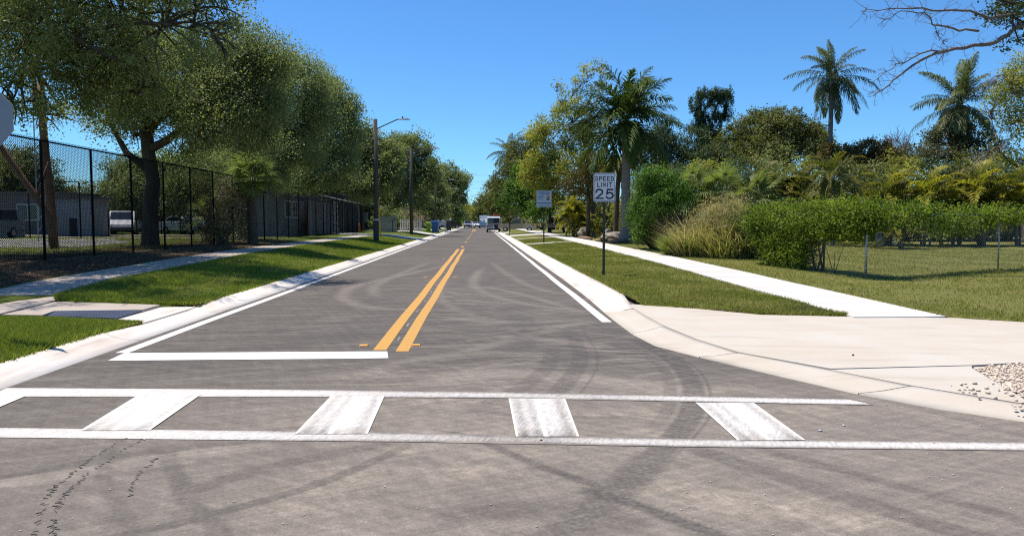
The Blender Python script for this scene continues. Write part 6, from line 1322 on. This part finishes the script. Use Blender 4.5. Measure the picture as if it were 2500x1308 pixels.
def vehicle(kind, label, cat, loc, rz, mat, trim='trimdark', glassm='glass', open_door=False):
    k = KIND[kind]; root = empty({"sedan": "parked_car", "suv": "parked_car", "van": "parked_van", "pickup": "pickup_truck", "truck": "box_truck"}[kind], loc, rz, label, cat); W_ = k["W"]
    MB().prism(k["low"], W_).build("body", M[mat], root, bevel=.05)
    cb = k["cab"]; cabw = W_ - .16; co_ = MB().prism(cb, cabw).build("cabin", M[mat], root, bevel=.03)
    zb, zt = cb[0][1] + .05, max(z for _, z in cb) - .09
    def at_(y0, z0, y1, z1, z): return y0 + (y1 - y0) * (z - z0) / (z1 - z0)
    # windscreen and rear window slabs lie just proud of the sloping ends
    (ya, za), (yb, zb2) = cb[0], cb[1]; (yc, zc), (yd, zd) = cb[-2], cb[-1]
    def glass(p0, p1, nm, out, parent=root):
        (y0, z0), (y1, z1) = p0, p1; d = Vector((0, y1 - y0, z1 - z0)).normalized(); n_ = Vector((0, -d.z, d.y)) * out
        a = Vector((0, y0, z0)) + d * .10; b = Vector((0, y1, z1)) - d * .09; w_ = cabw / 2 - .12; vs = []
        for q in (.004, .018):
            for p_, sx in ((a, -1), (a, 1), (b, 1), (b, -1)): v = p_ + n_ * q; vs.append((sx * w_, v.y, v.z))
        MB().add(vs, [(0, 1, 2, 3), (7, 6, 5, 4), (0, 4, 5, 1), (1, 5, 6, 2), (2, 6, 7, 3), (3, 7, 4, 0)]).build(nm, M[glassm], parent)
    glass((ya, za), (yb, zb2), "rear_window", 1); glass((yd, zd), (yc, zc), "windscreen", -1)
    y0s, y1s = yb + .12, yc - .1
    if kind != "van":
        for sx in (-1, 1):
            pr = [(cb[0][0] + .28, zb), (yb + .12, zt), (yc - .06, zt), (cb[-1][0] - .26, zb)]
            MB().prism(pr, .012, sx * (cabw / 2 + .003)).build("side_window", M[glassm], root)
    else:
        for sx in (-1, 1): MB().prism([(.55, 1.25), (.55, 2.0), (1.1, 2.0), (1.7, 1.25)], .012, sx * (cabw / 2 + .003)).build("side_window", M[glassm], root)
    yf = k["low"][-1][0]; yr = k["low"][0][0]
    for sx in (-1, 1):
        MB().box((sx * (W_ / 2 - .26), yf - .02, .72), (.36, .1, .16)).build("headlight", M['clearlamp'], root); MB().box((sx * (W_ / 2 - .13), yr - .015, .88), (.2, .08, .26)).build("tail_light", M['redlamp'], root)
        for sy in (-1, 1):
            w_ = empty("wheel", (sx * (W_ / 2 - .10), sy * k["ax"], .33), 0, parent=root); mo("tyre", whl, w_); mo("rim", rim_, w_)
        MB().box((sx * (W_ / 2 + .09), cb[-1][0] - .35, cb[0][1] + .1), (.16, .08, .13)).build("wing_mirror", M[trim], root)
    MB().box((0, yr - .05, .45), (W_ - .1, .14, .2)).build("rear_bumper", M[trim], root); MB().box((0, yf + .04, .45), (W_ - .1, .14, .2)).build("front_bumper", M[trim], root)
    MB().box((0, yr - .125, .66), (.34, .01, .16)).build("licence_plate", M['signwhite'], root)
    if kind == "truck": MB().box((0, -.95, 1.98), (2.15, 4.3, 2.0)).build("cargo_box", M['carwhite'], root, bevel=.03)
    return root
vn = vehicle("van", "white van parked at the right kerb with a rear door open", "van", (1.9, 108.6, .0), 0, 'carwhite')
MB().box((-.42, -2.74, 1.5), (.74, .02, .52)).build("rear_window", M['glass'], vn); MB().box((.45, -2.735, 1.15), (.80, .015, 1.65)).build("load_bay_shade", M['trimdark'], vn)  # flat dark panel stands in for the shade inside the open load bay
MB().box((1.08, -3.1, 1.2), (.05, .8, 1.7)).build("open_door", M['carwhite'], vn); MB().box((.45, -2.76, 1.25), (.7, .04, .1)).build("shelf_edge", M['whitewall'], vn); MB().box((-.42, -2.745, .95), (.74, .015, .4)).build("door_panel", M['cargrey'], vn)
rk = MB();
for y in (-1.8, -.4, .9): rk.box((0, y, 2.33), (1.8, .05, .05))
for x in (-.85, .85): rk.box((x, -.4, 2.36), (.05, 3.2, .05))
rk.build("roof_rack", M['galv'], vn)
tag(MB().box((2.25, 107.6, 2.52), (.75, 2.0, .26)).build("roof_load", M['red']), "red load strapped on the van roof", "cargo")
tp = vehicle("pickup", "tan pickup with a white bonnet in the drive right of the van", "pickup", (5.1, 101, .2), R(84), 'cartan')
MB().prism([(1.2, 1.09), (2.3, 1.015), (2.62, .81), (2.66, .81), (2.34, 1.045), (1.2, 1.12)], 1.86).build("bonnet", M['carwhite'], tp)
vehicle("suv", "grey estate car parked under the trees right of the information sign", "car", (8.9, 86, .3), R(-8), 'cargrey')
vehicle("truck", "white box truck far down the right lane", "truck", (.85, 172, 0), PI, 'carwhite')
vehicle("sedan", "white saloon coming up the road in the far distance", "car", (-1.6, 190, 0), R(205), 'carwhite')
vehicle("pickup", "pale pickup parked on the left kerb in the far distance", "pickup", (-3.1, 182, 0), PI, 'cargrey')
vehicle("sedan", "dark saloon parked on the left drive far away", "car", (-6.2, 150, .15), R(100), 'cardark')
vehicle("suv", "white car parked behind the blue bin", "car", (-7.9, 111, .45), R(75), 'carwhite')
vehicle("sedan", "white saloon by the white house, left of the blue bin", "car", (-9.8, 116, .45), R(20), 'carwhite')
vehicle("pickup", "white vehicle parked in the lot, left of the silver one", "car", (-29.6, 60.5, .58), R(170), 'carwhite')
vehicle("suv", "silver car parked in the lot left of the forked oak trunk", "car", (-27.0, 57, .58), R(200), 'carwhite')
vehicle("sedan", "white saloon in the lot between two black fence posts", "car", (-23.2, 59.5, .58), R(-120), 'carwhite')
vehicle("sedan", "white car in the lot behind the low pale fan palm", "car", (-19.7, 60.5, .58), R(-110), 'carwhite')
vehicle("suv", "dark car at the far left edge of the lot", "car", (-29.6, 45.2, .58), R(180), 'cargrey')
tt = empty("closed_parasol", (-.6, 335, .2), 0, "white closed parasol far beyond the end of the road", "parasol")
MB().tube([(0, 0, 0), (0, 0, 2.2)], .1, 6).build("pole", M['polewood'], tt); MB().tube([(0, 0, 1.0), (0, 0, 2.2), (0, 0, 5.0)], [.9, .9, .05], 8).build("canopy", M['whitewall'], tt)

# foliage filling the low gaps on both sides far away
for i, (x, y, r_, h_, mt, lb) in enumerate([(-9.2, 97, 1.5, 2.6, 'deadfrond', "silvery shrub behind the second street lamp"), (-11.5, 94, 1.7, 3.0, 'oak', "dark shrub behind the picket fence"), (-8.6, 126, 1.8, 3.2, 'mango', "dark shrub by the far left drive"), (-9.0, 155, 2.2, 4.0, 'mango', "shrub mass beyond the dark saloon"), (-7.5, 200, 2.2, 4.0, 'bright', "small green tree by the far left kerb"),
                                            (11.5, 92, 2.4, 4.0, 'dark', "dark shrub behind the grey estate car"), (9.5, 112, 2.2, 3.6, 'lime', "yellowish shrub behind the tan pickup"), (13.5, 80, 2.5, 4.0, 'dark', "dark shrub right of the grey estate car"), (7.8, 150, 2.4, 4.5, 'mango', "dark shrub beyond the van"), (6.8, 185, 2.4, 4.5, 'mango', "dark shrub by the far right lane"), (11.5, 68, 2.0, 3.2, 'mango', "shrub behind the golden roadside palm"), (12.2, 62, 2.0, 3.0, 'lime', "yellowish shrub behind the boulders")]):
    bush("roadside_shrub", lb, (x, y, .3), [(x + a * r_, y + b * r_, .3 + h_ * c, r_ * d, r_ * d, h_ * .42 * d) for a, b, c, d in ((0, 0, .45, 1), (-.8, .2, .35, .8), (.8, -.2, .35, .8), (.2, .1, .75, .7), (-.4, 0, .7, .6))], 5000, .22 if y < 120 else .34, M[mt], 160 + i, "shrubs along the far road", "shrub", 18, .3)
fw = []
r7 = random.Random(77)
for sd in (-1, 1):
    for k in range(60):
        y = 130 + k * 6 + r7.uniform(-3, 3); x = sd * (20 + k * .9 + r7.uniform(0, 14)); h = r7.uniform(4, 7) + k * .05; fw.append((x, y, h * .5, r7.uniform(5, 8), r7.uniform(5, 8), h * .62))
for k in range(40):
    fw.append((-150 + k * 7.8 + r7.uniform(-2, 2), 480 + r7.uniform(-20, 20), 5, 8, 8, r7.uniform(6, 9)))
me, _ = crown_mesh("distant_woods", fw, 42000, .95, M['oakfar'], 170, 20, 1.3, .4)
tag(mo("distant_woods", me), "distant woods filling the skyline", kind='stuff')
